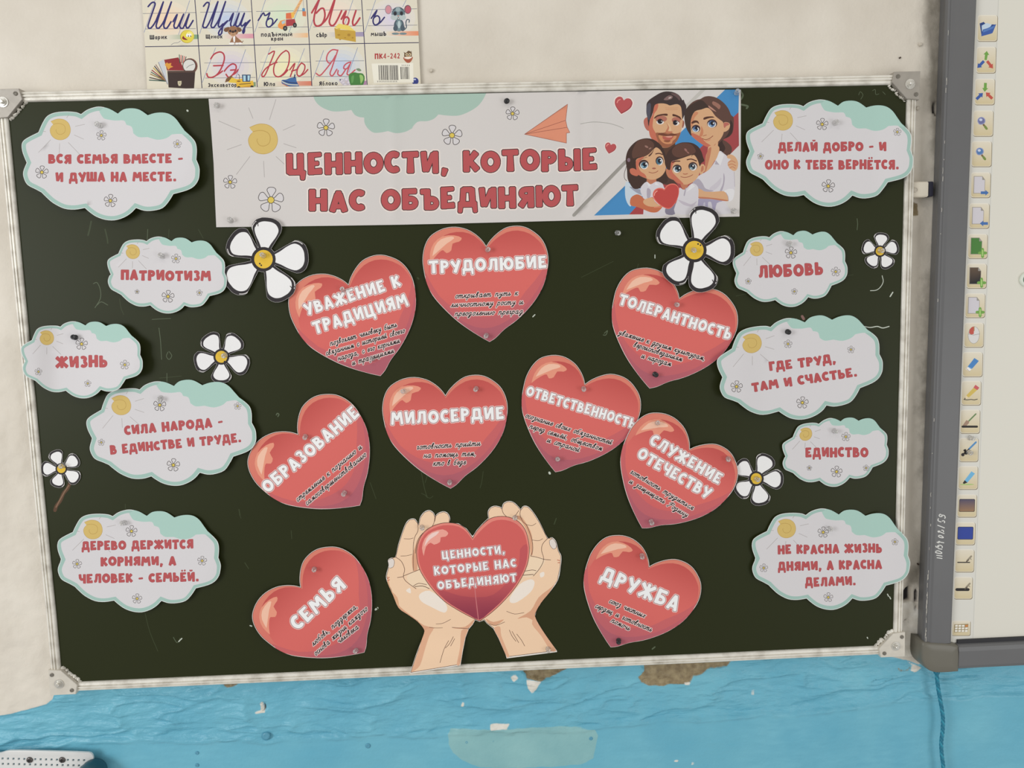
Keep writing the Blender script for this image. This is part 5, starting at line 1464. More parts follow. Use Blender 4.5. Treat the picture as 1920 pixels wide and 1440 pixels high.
ASP = {'ДРУЖБА': (.97, 1.03), 'СЕМЬЯ': (1.03, 1.01), 'ТОЛЕРАНТНОСТЬ': (1.0, 1.07), 'ОБРАЗОВАНИЕ': (1.02, 1.0), 'ОТВЕТСТВЕННОСТЬ': (.93, 1.03), 'УВАЖЕНИЕ К ТРАДИЦИЯМ': (1.01, 1.0)}   # left and right lobe widths
for hi_, (name_, n_, t_, heads, caps, pins_, base_, amp_, where_) in enumerate(HEARTS):
    f = plane_sim(HNOTCH, HTIP, n_, t_, ASP.get(name_, (1.0, 1.0)))
    inv = lambda P, f=f: f(P, True)
    out = f(HO)
    t = thing('paper_heart', 'red paper heart %s, headed %s' % (where_, name_), 'heart cutout', centre3(out, 0), GROUP_H)
    sh = Sheet(out, col((226, 218, 212)), 'paper_sheet')
    sh.poly(inset(out, .8), col((112, 60, 54)), 'heart_print')
    sh.poly(inset(out, 1.6), heart_field(col((214, 128, 108)), col((210, 112, 102)), col((176, 90, 100)), inv), 'heart_print')
    sh.poly(f(HMAIN), heart_field(col((184, 76, 72)), col((212, 104, 98)), col((196, 92, 96)), inv), 'heart_print')
    sh.poly(f(HLOW), heart_field(col((194, 90, 90)), col((196, 98, 100)), col((184, 96, 104)), inv), 'heart_print')
    sh.poly(f(HLOW2), heart_field(col((190, 92, 96)), col((186, 94, 102)), col((170, 92, 104)), inv), 'heart_print')
    sh.poly(f(HG1), col((226, 148, 124)), 'gloss_print'); sh.poly(f(HG2), col((238, 188, 164)), 'gloss_print')
    for k, (s_, a_, b_, h_) in enumerate(heads):
        block_text(sh, s_, a_, b_, h_, 'heading_lettering#%d' % k, col((238, 236, 236)), col((150, 120, 122)), 1.0, col((228, 188, 184)), 2.4, gap=.08, wt=.86)
    for k, (s_, a_, b_) in enumerate(caps):
        script_text(sh, s_, a_, b_, 5.9, 'caption_lettering#%d' % k, SCI, SCH, 1.45, 3.5)
    sh.build(t, 0, pin_lift(pins_, base_, amp_, 130), PAPER, grid=9)

# ---- hands holding a heart
HX = lambda p: A(p, 700, 920, 4.0)
LH = [(275, 1368), (320, 1230), (375, 1085), (380, 1040), (330, 980), (260, 930), (190, 880), (150, 790), (110, 700), (95, 640), (115, 560), (110, 520), (135, 503), (165, 495), (185, 410), (210, 330), (240, 250), (270, 215), (310, 210), (330, 235), (340, 250), (350, 200), (380, 160), (420, 145), (452, 165), (463, 190), (490, 165), (530, 155), (560, 170), (576, 205), (572, 240)]
RH = [(862, 205), (858, 160), (875, 128), (910, 113), (950, 120), (963, 130), (975, 95), (1010, 78), (1050, 85), (1085, 115), (1105, 140), (1125, 115), (1160, 118), (1200, 160), (1250, 240), (1308, 355), (1340, 350), (1370, 380), (1390, 450), (1410, 490), (1405, 570), (1385, 670), (1320, 765), (1255, 845), (1215, 930), (1228, 980), (1290, 1080), (1376, 1200)]
HH = [(745, 352), (700, 290), (640, 250), (560, 238), (480, 250), (400, 290), (350, 350), (325, 430), (325, 510), (345, 590), (390, 670), (450, 750), (530, 830), (620, 890), (720, 945), (796, 980), (870, 930), (960, 850), (1050, 750), (1110, 660), (1155, 560), (1172, 460), (1165, 370), (1140, 290), (1090, 230), (1030, 200), (960, 190), (880, 205), (810, 260), (765, 315)]
out = np.vstack([smooth(HX(LH), corners=(0, 19, 25), n=3, closed=False), HX([(640, 246), (700, 285), (742, 340), (752, 332), (775, 295), (820, 245)]), smooth(HX(RH), corners=(5, 10), n=3, closed=False),
                 HX([(1378, 1210), (1000, 1258), (992, 1230), (940, 1110), (900, 1035), (850, 995), (832, 972), (796, 984), (764, 970), (745, 1005), (715, 1040), (692, 1100), (672, 1200), (654, 1310), (268, 1374)])])
hands = thing('paper_hands', 'paper cutout of two cupped hands holding a red heart, bottom centre', 'hands cutout', centre3(out, 0))
sh = Sheet(out, col((226, 220, 212)), 'paper_sheet')
SKN = col((238, 202, 170)); SKD = col((214, 162, 130)); SKH = col((242, 224, 212)); LNE = col((96, 66, 54)); NAIL = col((222, 212, 204))
outline_in = inset(out, 1.4)
for part_, poly_ in (('left_hand_print', LH + [(640, 246), (745, 352), (796, 984), (764, 970), (745, 1003), (715, 1038), (690, 1100), (670, 1200), (652, 1306)]), ('right_hand_print', [(745, 352), (820, 245)] + RH + [(1374, 1203), (1002, 1250), (942, 1110), (902, 1035), (850, 995), (832, 972), (796, 984)])):
    q = HX(poly_)
    sh.poly(inset(q, .6), LNE, part_); sh.poly(inset(q, 1.5), SKN, part_)


def H(part):
    def P(pts, c): sh.poly(smooth(HX(pts), n=3), c, part)
    def L(pts, w_=1.0, c=LNE): sh.line(smooth(HX(pts), n=3, closed=False) if len(pts) > 2 else HX(pts), w_, c, part)
    return P, L


P, L = H('left_hand_print')
P([(150, 800), (200, 870), (300, 950), (380, 1010), (460, 1030), (380, 1050), (330, 985), (260, 935), (190, 880)], SKD)
P([(385, 1050), (450, 1035), (420, 1090), (390, 1180), (350, 1310), (300, 1355), (285, 1355), (330, 1230)], col((220, 170, 138))); P([(660, 1050), (710, 1040), (690, 1100), (668, 1200), (650, 1305), (625, 1305), (650, 1180)], col((220, 170, 138)))
P([(590, 1030), (690, 1020), (755, 965), (745, 1000), (700, 1036)], SKD); P([(110, 640), (130, 740), (180, 800), (190, 870), (140, 790), (105, 690)], col((216, 168, 132)))
P([(345, 780), (420, 750), (520, 820), (555, 880), (530, 915), (430, 870), (360, 830)], SKH); P([(245, 750), (275, 730), (280, 770)], SKH)
P([(320, 400), (350, 340), (420, 280), (470, 250), (420, 300), (340, 420), (330, 600), (300, 600), (290, 500)], SKD)
P([(400, 640), (370, 600), (300, 610), (250, 650), (300, 720), (420, 735)], col((242, 210, 180)))
P([(110, 520), (140, 508), (158, 530), (150, 570), (125, 582), (112, 560)], NAIL); L([(112, 520), (142, 508), (158, 530), (150, 570), (125, 582)], .7)
L([(165, 497), (210, 530), (235, 590), (225, 640), (245, 680), (320, 735)]); L([(180, 652), (225, 645)]); L([(225, 640), (300, 610), (350, 590)]); L([(300, 715), (340, 695), (400, 705)]); L([(310, 720), (370, 715), (420, 735)], 1.2)
L([(332, 238), (335, 300), (310, 350), (300, 420), (300, 600)]); L([(462, 190), (455, 240), (430, 280), (370, 320), (330, 380), (315, 470)]); L([(230, 360), (270, 362), (300, 355)], .8); L([(205, 490), (250, 488), (290, 478)], .8); L([(572, 210), (572, 240)]); L([(470, 180), (460, 230)])
L([(470, 1000), (520, 995), (580, 965)], .8); L([(420, 1025), (470, 1030), (520, 1028)], .7); L([(590, 1025), (660, 1032), (715, 1036)], .8)
for q in ([(600, 1095), (570, 1150), (540, 1180)], [(610, 1110), (580, 1165)], [(565, 1125), (530, 1190), (500, 1290)]): L(q, .9)
L([(105, 660), (120, 650)], 1.4, SKR); L([(105, 675), (122, 668)], 1.4, SKR)
P, L = H('right_hand_print')
P([(1385, 660), (1320, 765), (1255, 845), (1210, 930), (1225, 985), (1150, 950), (1080, 960), (1180, 900), (1240, 800), (1340, 720)], SKD)
P([(1215, 945), (1230, 985), (1290, 1080), (1370, 1195), (1330, 1200), (1260, 1090), (1190, 1000)], col((220, 170, 138))); P([(905, 1035), (950, 1020), (960, 1090), (1020, 1240), (1002, 1250), (942, 1110)], col((220, 170, 138)))
P([(845, 960), (900, 985), (980, 965), (920, 1010), (870, 1000)], SKD)
P([(1025, 800), (1100, 700), (1180, 665), (1210, 690), (1180, 760), (1080, 835), (1030, 840)], SKH); P([(1250, 620), (1280, 610), (1280, 640), (1255, 650)], SKH)
P([(1060, 200), (1110, 230), (1160, 330), (1180, 480), (1195, 480), (1190, 340), (1150, 250), (1100, 190)], SKD); P([(1180, 500), (1290, 520), (1200, 640), (1120, 640), (1160, 570)], col((242, 210, 180)))
P([(1320, 375), (1345, 360), (1368, 390), (1372, 425), (1350, 438), (1325, 410)], NAIL); L([(1320, 375), (1345, 360), (1368, 390), (1372, 425), (1350, 438), (1325, 410), (1320, 375)], .7)
L([(1308, 358), (1270, 400), (1262, 450), (1278, 515), (1250, 580), (1200, 640)]); L([(1278, 515), (1330, 520)]); L([(1180, 490), (1230, 500), (1278, 515)]); L([(1130, 605), (1190, 595), (1220, 600)]); L([(1110, 635), (1200, 628)], 1.2)
L([(1105, 142), (1100, 180), (1120, 230), (1150, 260), (1190, 370), (1195, 450), (1180, 490)]); L([(963, 132), (975, 170), (1000, 195)]); L([(1090, 150), (1070, 180), (1050, 200)]); L([(1150, 255), (1190, 262), (1220, 245)], .8); L([(1190, 370), (1240, 375), (1270, 360)], .8)
L([(1000, 905), (1060, 925), (1130, 915)], .8); L([(870, 1000), (920, 1010), (985, 985)], .8)
for q in ([(1020, 1045), (1040, 1090), (1070, 1130)], [(1040, 1055), (1090, 1140)], [(1075, 1075), (1110, 1120), (1135, 1165)]): L(q, .9)
L([(1380, 520), (1398, 525)], 1.4, SKR); L([(1384, 540), (1400, 540)], 1.4, SKR)
hf = smooth(HX(HH), corners=(0, 15), n=3)
hgrad = lambda P: (col((206, 96, 92)) * (1 - sstep(1080, 1160, P[:, 1:])) + col((152, 62, 76)) * sstep(1080, 1160, P[:, 1:]))
sh.poly(hf, LNE, 'heart_print'); sh.poly(inset(hf, 1.1), col((224, 132, 120)), 'heart_print')
sh.poly(smooth(HX([(744, 372), (700, 312), (640, 270), (560, 258), (490, 268), (410, 306), (362, 362), (338, 440), (340, 515), (360, 590), (402, 664), (460, 742), (538, 820), (626, 880), (722, 934), (796, 968), (862, 920), (950, 842), (1040, 742), (1098, 655), (1142, 558), (1158, 462), (1150, 380), (1125, 305), (1080, 255), (1025, 228), (960, 218), (890, 232), (822, 284), (770, 340)]), corners=(0, 15), n=2), hgrad, 'heart_print')
sh.poly(smooth(HX([(1100, 440), (1090, 560), (1000, 690), (900, 780), (790, 800), (660, 790), (560, 760), (480, 740), (538, 820), (626, 880), (722, 934), (796, 968), (862, 920), (950, 842), (1040, 742), (1098, 655), (1142, 558), (1158, 462), (1150, 400)]), n=2), lambda P: hgrad(P) * np.array([.84, .8, .95]), 'heart_print')
sh.poly(smooth(HX([(378, 490), (365, 430), (385, 360), (440, 310), (520, 290), (562, 318), (540, 345), (505, 350), (500, 385), (455, 405), (430, 390), (395, 420)]), corners=(0,), n=2), col((232, 160, 146)), 'gloss_print')
sh.poly(smooth(HX([(382, 420), (400, 360), (440, 320), (495, 305), (470, 335), (420, 370)]), corners=(0, 4), n=2), col((240, 204, 196)), 'gloss_print')
for k, (s_, a_, b_, h_) in enumerate((('ЦЕННОСТИ,', (828.8, 1049.5), (947.5, 1037.5), 15.5), ('КОТОРЫЕ НАС', (813.8, 1078.8), (968.8, 1063), 16), ('ОБЪЕДИНЯЮТ', (820.5, 1106), (969.5, 1090.5), 16))):
    block_text(sh, s_, a_, b_, h_, 'lettering#%d' % k, col((240, 238, 238)), col((150, 118, 122)), 1.0, col((224, 170, 168)), 2.0, gap=.12, wt=.78)
sh.line(HX([(752, 640), (768, 800), (788, 965)]), 1.4, col((200, 120, 122)), 'fold_line')
hl = pin_lift([(791, 990), (966, 972), (1028, 1219)], .0012, .005, 190, lambda P: .0075 * sstep(1190, 1240, P[:, 1]) * (1 - sstep(880, 960, P[:, 0])))
sh.build(hands, 0, hl, PAPER, grid=9)

# ---- daisies
DAISIES = [
    ('large paper daisy with five white petals, left, under the banner', (494, 486), 21, 23, [(-84, 71, 22.5), (-4, 77, 25), (60, 79, 24), (142, 78, 25.5), (214, 68, 23.5)], (492, 479), .0036, .003, [(-.18, .5), (-.3, .36)]),
    ('large paper daisy with five white petals, right, under the family picture', (1302, 469), 21, 23, [(-73, 77, 23), (0, 68, 22), (74, 73, 22), (130, 68, 20.5), (217, 72, 24)], (1302, 468), .006, .002, [(.3, -.5), (.5, -.4)]),
    ('medium paper daisy in the left half, above the tilted cloud', (415, 669), 13, 15, [(-124, 45, 16), (-49, 45, 16), (21, 50, 16), (90, 44, 15), (166, 47, 16)], (421, 666), .0012, .002, [(.4, .6)]),
    ('small paper daisy above the brown glue strip', (115, 879), 9.5, 11, [(-112, 33, 11), (-34, 34, 11), (34, 36, 11), (106, 32, 10.5), (180, 34, 11)], (115, 874), .0012, .001, []),
    ('medium paper daisy half tucked under a heart on the right', (1418, 897.5), 12, 14, [(-62, 45, 15), (-142, 42, 14.5), (2, 46, 15), (78, 46, 15), (142, 42, 14.5)], (1420, 899), .0012, .001, [(-.7, .3), (-.6, .5)]),
    ('small paper daisy at the upper right of the board', (1650, 471), 9, 11, [(-84, 31, 11), (-16, 32, 11), (58, 32, 11), (128, 31, 11), (198, 31, 11)], (1653, 469), .0012, .001, []),
]
for lab_, (cx, cy), ry_, ro_, pet_, pin_, base_, amp_, dots_ in DAISIES:
    k_ = ro_ / 23.0
    mg = 1.0 + 5.2 * k_
    big = [petal(cx, cy, a, ro_ * .55, l + mg + 1.5 * k_, hw + mg) for a, l, hw in pet_]
    ang = np.linspace(0, 2 * np.pi, 140, endpoint=False)
    rr = np.full(140, ro_ + 1.0)
    for i, a in enumerate(ang):
        d = np.array([math.cos(a), math.sin(a)])
        tt = np.arange(ro_, ro_ * 5.2, .5)
        Q = np.array([cx, cy]) + tt[:, None] * d
        for b_ in big:
            m_ = inside(b_, Q)
            if m_.any(): rr[i] = max(rr[i], tt[m_].max())
    out = np.stack([cx + np.cos(ang) * rr, cy + np.sin(ang) * rr], 1)
    t = thing('paper_daisy', lab_, 'flower cutout', centre3(out, 0), GROUP_D)
    sh = Sheet(out, col((226, 222, 220)), 'paper_sheet')
    DK = col((48, 44, 46))
    inn = inset(out, .25)
    sh.poly(inn, DK, 'outline_print')
    for a, l, hw in pet_:
        # white sliver left by the loose second pen line
        c_, s_ = math.cos(math.radians(a)), math.sin(math.radians(a))
        p_ = petal(cx, cy, a, ro_ * .6, l + .72 * mg, hw + .76 * mg)
        n_ = len(p_)
        seg = p_[int(n_ * .62):int(n_ * .76)]
        sh.line(seg, 1.1 * k_ + .3, col((216, 212, 210)), 'outline_print')
    for j, (a, l, hw) in enumerate(pet_):
        sh.poly(petal(cx, cy, a, ro_ * .75, l, hw), col((230, 229, 229)), 'petal#%d' % j)
        if k_ > .9 and j in (0, 2):
            e_ = np.array([math.cos(math.radians(a - 12)), math.sin(math.radians(a - 12))]); n2 = np.array([-e_[1], e_[0]])
            for o2 in (-2.5, 2.5):
                q_ = np.array([cx, cy]) + e_ * (l - 8) + n2 * (o2 - 6)
                sh.line([q_, q_ + e_ * 7], 1.6, DK, 'petal#%d' % j)
    sh.poly(ell(cx, cy, ro_, n=26), DK, 'outline_print')
    sh.poly(ell(cx, cy, ro_ - 5 * k_ - .6, n=24), col((222, 184, 62)), 'flower_centre')
    for u, v in dots_: sh.poly(ell(cx + u * ro_, cy + v * ro_, 1.7, n=8), DK, 'flower_centre')
    sh.build(t, 0, pin_lift([pin_], base_, amp_, 60, None), PAPER, grid=8)

# ================================================================== ALPHABET POSTER
PT = A([(264, -40), (266, 0), (272, 88), (276, 169), (789, 158.5), (787, 120), (782, 0), (780, -60)])
top_w = at(264, -40, WALL_Y)[2]
poster = thing('alphabet_poster', 'cream handwriting alphabet poster with small pictures above the chalkboard', 'poster', centre3(PT, WALL_Y - .006))
sh = Sheet(np.vstack([A([(252, -190)]), PT, A([(773, -200)])]), col((218, 211, 192)), 'poster_sheet')
Y1 = lambda p: A(p, 260, 0, 8.473)
Y2 = lambda p: A(p, 470, 0, 8.473)
Y3 = lambda p: A(p, 630, 0, 8.473)
NVY = col((44, 40, 104)); LRD = col((176, 58, 70)); LIN = col((92, 96, 116)); BLU_L = col((96, 120, 168))


def cell_glow(cx, cy, rx, ry, c, part):
    c = np.asarray(c); b = col((222, 216, 198))
    for k in range(5):
        f_ = 1 - k / 5
        sh.poly(ell(cx, cy, rx * f_, ry * f_, 24), b + (c - b) * (k + 1) / 5, part)


for cx, cy, c in ((314, 38, (236, 206, 176)), (425, 36, (188, 200, 222)), (530, 30, (206, 222, 194)), (628, 30, (238, 212, 196)), (735, 34, (212, 204, 220)), (432, 124, (206, 196, 214)), (532, 124, (232, 226, 184)), (640, 122, (190, 202, 224))):
    cell_glow(cx, cy, 44, 36, col(c), 'cell_print#%d' % cx)
for l_ in ([(60, 215), (910, 200)], [(110, 460), (905, 455)], [(980, 195), (1790, 185)], [(1010, 450), (1800, 438)], [(1045, 1000), (1850, 995)], [(1060, 1240), (1855, 1230)]): sh.line(Y1(l_), .8, LIN, 'writing_lines')
for l_ in ([(90, 182), (870, 170)], [(125, 438), (915, 426)], [(1170, 160), (1750, 156)], [(995, 428), (1775, 410)], [(155, 990), (945, 985)], [(175, 1226), (960, 1220)], [(1035, 970), (1800, 965)], [(1040, 1216), (1810, 1214)]): sh.line(Y2(l_), .8, LIN, 'writing_lines')
for l_ in ([(485, 155), (1285, 140)], [(510, 410), (1290, 398)]): sh.line(Y3(l_), .8, LIN, 'writing_lines')
for l_ in ([(85, 520), (260, 0)], [(625, 580), (810, 10)], [(970, 535), (1140, 0)], [(1500, 400), (1630, 0)], [(1010, 1310), (1222, 760)], [(1540, 1240), (1700, 785)]): sh.line(Y1(l_), .8, BLU_L, 'writing_lines')
for l_ in ([(65, 510), (235, 0)], [(610, 510), (790, 60)], [(930, 490), (1100, 0)], [(1500, 380), (1625, 0)], [(110, 1300), (318, 745)], [(690, 1200), (855, 770)], [(985, 1270), (1160, 800)], [(1560, 1150), (1700, 755)]): sh.line(Y2(l_), .8, BLU_L, 'writing_lines')
for l_ in ([(455, 510), (630, 0)], [(1060, 110), (1115, 0)]): sh.line(Y3(l_), .8, BLU_L, 'writing_lines')
for X_, y_, x0_, x1_, c_, k in ((Y1, 590, 440, 955, (128, 160, 124), 1), (Y1, 578, 1330, 1835, (214, 150, 164), 2), (Y2, 565, 620, 910, (232, 182, 132), 3), (Y2, 550, 1200, 1795, (158, 146, 176), 4), (Y2, 1330, 385, 970, (212, 128, 104), 5), (Y2, 1325, 1400, 1840, (172, 130, 164), 6), (Y1, 1345, 1640, 1860, (128, 150, 116), 7), (Y3, 535, 800, 1315, (226, 142, 104), 8)):
    q = X_([(x0_, y_ - 36), (x1_, y_ - 42), (x1_, y_ + 30), (x0_, y_ + 36)])
    c1_ = col(c_); c0_ = col((222, 214, 196)); xa, xb = q[0, 0], q[1, 0]
    sh.poly(q, lambda P, xa=xa, xb=xb, c0_=c0_, c1_=c1_: c0_ + (c1_ - c0_) * np.clip((P[:, :1] - xa) / (xb - xa) * 1.2, 0, 1), 'colour_bar#%d' % k)
GRD = col((40, 34, 76))
for l_ in ([(364, -60), (365.4, 0), (379, 168)], [(469, -60), (471, 0), (482.6, 166)], [(573, -60), (575, 0), (585, 164)], [(676, -60), (678, 0), (688.6, 161)], [(270, 87.6), (785, 80)], [(262, -30), (784, -38)]): sh.line(A(l_), 1.5, GRD, 'grid_lines')
for k, (X_, c_, wd_, ps) in enumerate((
    (Y1, NVY, 22, ([(150, 105), (200, 50), (240, 35), (262, 62), (235, 150), (150, 400), (160, 448), (200, 440), (275, 330), (392, 30), (278, 400), (292, 448), (330, 440), (405, 330), (520, 30), (400, 390), (410, 445), (450, 445), (515, 345)], [(545, 345), (612, 230), (560, 400), (578, 448), (620, 430), (715, 225), (652, 400), (670, 448), (710, 440), (802, 222), (750, 400), (768, 445), (800, 430), (865, 325)])),
    (Y1, NVY, 22, ([(1030, 100), (1080, 42), (1118, 50), (1110, 110), (1020, 400), (1035, 438), (1080, 430), (1150, 300), (1260, 25), (1150, 400), (1165, 438), (1200, 430), (1280, 300), (1380, 25), (1265, 390), (1285, 430), (1340, 380)], [(1415, 330), (1340, 400), (1320, 520), (1285, 558), (1270, 520), (1320, 440), (1415, 330)], [(1440, 330), (1505, 210), (1460, 380), (1480, 425), (1520, 400), (1595, 210), (1540, 390), (1560, 420), (1600, 400), (1680, 210), (1625, 380), (1645, 415), (1700, 360)], [(1770, 320), (1690, 400), (1680, 500), (1662, 528), (1655, 490), (1700, 410), (1770, 320)])),
    (Y2, NVY, 20, ([(120, 325), (195, 208), (212, 212), (222, 245), (262, 235), (305, 205), (250, 350), (255, 410), (292, 430), (340, 390), (350, 320), (312, 290), (270, 315)], [(320, 415), (370, 370), (420, 305)])),
    (Y2, LRD, 24, ([(970, 205), (1095, -20)], [(1095, -20), (1040, 130), (1005, 300), (1020, 390), (1070, 415), (1140, 370), (1180, 250), (1160, 140), (1110, 140), (1040, 210)], [(1110, 405), (1220, 280), (1340, -20), (1250, 330), (1270, 400), (1320, 400), (1380, 310), (1445, 170)], [(1440, 305), (1515, 175), (1470, 340), (1490, 400), (1540, 390), (1562, 310), (1525, 268), (1475, 300)], [(1672, 170), (1620, 340), (1632, 402), (1670, 380), (1735, 285)])),
    (Y3, NVY, 20, ([(560, 292), (650, 165), (590, 310), (600, 380), (640, 396), (690, 350), (690, 280), (650, 250), (600, 285)], [(660, 390), (710, 350), (770, 275)])),
    (Y1, LRD, 20, ([(1145, 935), (1200, 860), (1290, 825), (1350, 860), (1360, 950), (1310, 1090), (1240, 1190), (1160, 1230), (1100, 1220), (1082, 1170)], [(1190, 1045), (1340, 1040)], [(1235, 1195), (1285, 1165), (1332, 1128)], [(1360, 1132), (1420, 1060), (1490, 1015), (1545, 1040), (1542, 1110), (1490, 1190), (1430, 1230), (1388, 1180)], [(1460, 1115), (1545, 1108)], [(1490, 1190), (1540, 1160), (1580, 1105)])),
    (Y2, LRD, 18, ([(285, 860), (378, 815), (320, 980), (240, 1170), (200, 1220), (175, 1190), (230, 1100), (320, 1030), (420, 990)], [(560, 802), (600, 830), (616, 900), (600, 1030), (540, 1150), (450, 1220), (380, 1190), (365, 1090), (400, 980), (480, 860), (560, 802)], [(470, 1215), (530, 1180), (592, 1110)], [(620, 1110), (702, 1008), (630, 1215)], [(650, 1130), (735, 1105)], [(810, 1000), (860, 1040), (850, 1120), (790, 1205), (740, 1190), (740, 1110), (780, 1030), (810, 1000)], [(790, 1205), (850, 1170), (908, 1105)])),
    (Y2, col((192, 84, 96)), 18, ([(1385, 795), (1290, 1080), (1260, 1170), (1300, 1205), (1370, 1100)], [(1385, 800), (1300, 790), (1230, 850), (1205, 940), (1240, 1000), (1290, 980), (1350, 880)], [(1275, 1000), (1180, 1120), (1100, 1200), (1040, 1165)], [(1590, 985), (1540, 1000), (1490, 1040), (1480, 1090), (1530, 1090), (1570, 1030)], [(1592, 985), (1530, 1170), (1565, 1190), (1660, 1110)], [(1510, 1100), (1440, 1200), (1385, 1180), (1390, 1120)])))):
    for p_ in ps: sh.line(smooth(X_(p_), n=3, closed=False), wd_ * 1.2 / 8.473, c_, 'letter_pair#%d' % k)
LBK = col((38, 32, 44))
for k, (s_, a_, b_, h_) in enumerate((('Шарик', Y1([(175, 628)])[0], Y1([(455, 622)])[0], 7.5), ('Щенок', Y1([(1065, 614)])[0], Y1([(1335, 612)])[0], 7), ('подЪёмный', Y2([(162, 585)])[0], Y2([(662, 576)])[0], 7.6), ('кран', Y2([(322, 650)])[0], Y2([(516, 645)])[0], 7.4), ('сЫр', Y2([(1040, 592)])[0], Y2([(1215, 588)])[0], 7.6), ('мышЬ', Y3([(552, 575)])[0], Y3([(802, 570)])[0], 7.6), ('Экскаватор', Y1([(1100, 1386)])[0], Y1([(1560, 1380)])[0], 7), ('Юла', Y2([(208, 1368)])[0], Y2([(388, 1366)])[0], 7), ('Яблоко', Y2([(1085, 1360)])[0], Y2([(1382, 1354)])[0], 7))):
    block_text(sh, s_, a_, b_, h_ * 1.12, 'caption#%d' % k, LBK, gap=.1, wt=.92, wobble=0)
block_text(sh, 'ПК4-242', Y3([(612, 940)])[0], Y3([(1020, 932)])[0], 10.6, 'catalogue_number', col((168, 44, 48)), gap=.06, wt=.82, wobble=0)


def ill(X, part):
    def P(pts, c, sm=False): sh.poly(smooth(X(pts), n=3) if sm else X(pts), c, part)
    def L(pts, w_, c): sh.line(smooth(X(pts), n=3, closed=False) if len(pts) > 2 else X(pts), w_ / 8.473, c, part)
    def E(cx, cy, rx, ry, c, rot=0): sh.poly(X(ell(cx, cy, rx, ry, 18, rot)), c, part)
    return P, L, E


P, L, E = ill(Y1, 'balloon_picture')
L([(665, 650), (620, 680), (560, 685), (515, 715)], 6, LIN); E(770, 580, 112, 106, col((176, 150, 50)), -.3); E(775, 578, 106, 100, col((222, 204, 76)), -.3); E(810, 540, 50, 40, col((236, 224, 130)))
E(775, 560, 22, 28, HLT); E(815, 560, 22, 30, HLT); E(790, 572, 9, 10, PUP); E(826, 574, 9, 10, PUP); P([(690, 605), (710, 570), (730, 600), (775, 632), (720, 632)], col((150, 40, 40)), True); L([(690, 605), (720, 600), (775, 632)], 6, PUP)
DOG = col((150, 108, 78)); DOGD = col((116, 80, 56))
P, L, E = ill(Y1, 'puppy_picture')
P([(1470, 620), (1520, 560), (1570, 600), (1640, 660), (1640, 700), (1450, 700), (1460, 650)], DOG, True); P([(1500, 590), (1530, 570), (1530, 660), (1510, 670)], HLT, True); E(1480, 690, 46, 16, HLT); E(1560, 690, 30, 14, HLT); E(1610, 688, 40, 14, HLT); L([(1640, 680), (1660, 650)], 10, DOGD)
E(1500, 490, 88, 76, DOG); P([(1440, 430), (1380, 440), (1350, 480), (1390, 510), (1430, 480)], DOGD, True); P([(1560, 430), (1610, 440), (1640, 480), (1600, 510), (1570, 480)], DOGD, True); E(1500, 545, 46, 34, col((188, 146, 112)))
E(1455, 492, 17, 19, PUP); E(1538, 490, 17, 19, PUP); E(1498, 505, 26, 20, col((60, 40, 34))); L([(1480, 545), (1500, 552), (1520, 545)], 6, DOGD)
P, L, E = ill(Y1, 'satchel_picture')
for k, (a, c_) in enumerate(((200, (150, 120, 60)), (190, (60, 40, 36)), (206, (80, 100, 84)), (212, (140, 40, 40)), (220, (190, 160, 70)), (226, (52, 44, 40)), (183, (40, 80, 70)), (232, (150, 120, 110)))):
    t_ = math.radians(a); L([(440, 1290), (440 + 270 * math.cos(t_), 1290 + 330 * math.sin(t_))], 16, col(c_))
P([(310, 990), (400, 940), (470, 1330), (455, 1340)], col((196, 198, 204))); L([(312, 990), (458, 1340)], 8, col((110, 108, 120)))
P([(405, 950), (630, 912), (730, 1120), (450, 1120)], col((140, 40, 46))); P([(412, 1030), (450, 990), (470, 1010), (520, 1000), (510, 1040), (550, 1060), (500, 1080), (470, 1110), (440, 1060)], col((214, 150, 60)))
for k, c_ in enumerate(((40, 80, 60), (190, 60, 60), (60, 40, 40), (200, 70, 70), (60, 50, 50))): L([(655 + k * 18, 1000), (645 + k * 27, 870 + k * 8)], 12, col(c_))
E(815, 1050, 122, 125, col((112, 70, 60))); E(805, 1045, 104, 106, col((60, 50, 46))); E(803, 1045, 96, 98, col((214, 212, 206))); L([(760, 1080), (803, 1045), (870, 1020)], 6, PUP)
P([(455, 1125), (900, 1120), (880, 1412), (475, 1390)], col((56, 40, 36))); P([(455, 1125), (900, 1120), (898, 1150), (458, 1156)], col((82, 60, 52))); P([(620, 1290), (680, 1285), (680, 1330), (665, 1365), (635, 1365), (622, 1330)], col((200, 190, 160))); L([(640, 1320), (662, 1320)], 8, col((90, 80, 60)))
P, L, E = ill(Y1, 'excavator_picture')
P([(1370, 1310), (1390, 1250), (1470, 1200), (1500, 1230), (1440, 1290)], col((120, 84, 50))); P([(1420, 1310), (1480, 1230), (1560, 1260), (1550, 1320)], col((222, 190, 70))); P([(1540, 1260), (1640, 1250), (1760, 1290), (1815, 1280), (1830, 1350), (1790, 1390), (1560, 1390)], col((224, 180, 60))); P([(1640, 1185), (1780, 1185), (1770, 1300), (1650, 1300)], col((60, 80, 110))); P([(1660, 1200), (1700, 1200), (1700, 1290), (1665, 1290)], col((170, 206, 222))); P([(1730, 1200), (1765, 1200), (1760, 1280), (1732, 1280)], col((170, 206, 222)))
L([(1580, 1180), (1600, 1200), (1600, 1260)], 9, PUP); P([(1600, 1390), (1800, 1350), (1800, 1395), (1600, 1400)], col((200, 150, 50))); E(1590, 1390, 26, 22, PUP); E(1800, 1380, 26, 22, PUP); L([(1600, 1340), (1780, 1325)], 10, PUP); E(1590, 1290, 30, 10, col((120, 80, 40)))
P, L, E = ill(Y2, 'crane_picture')
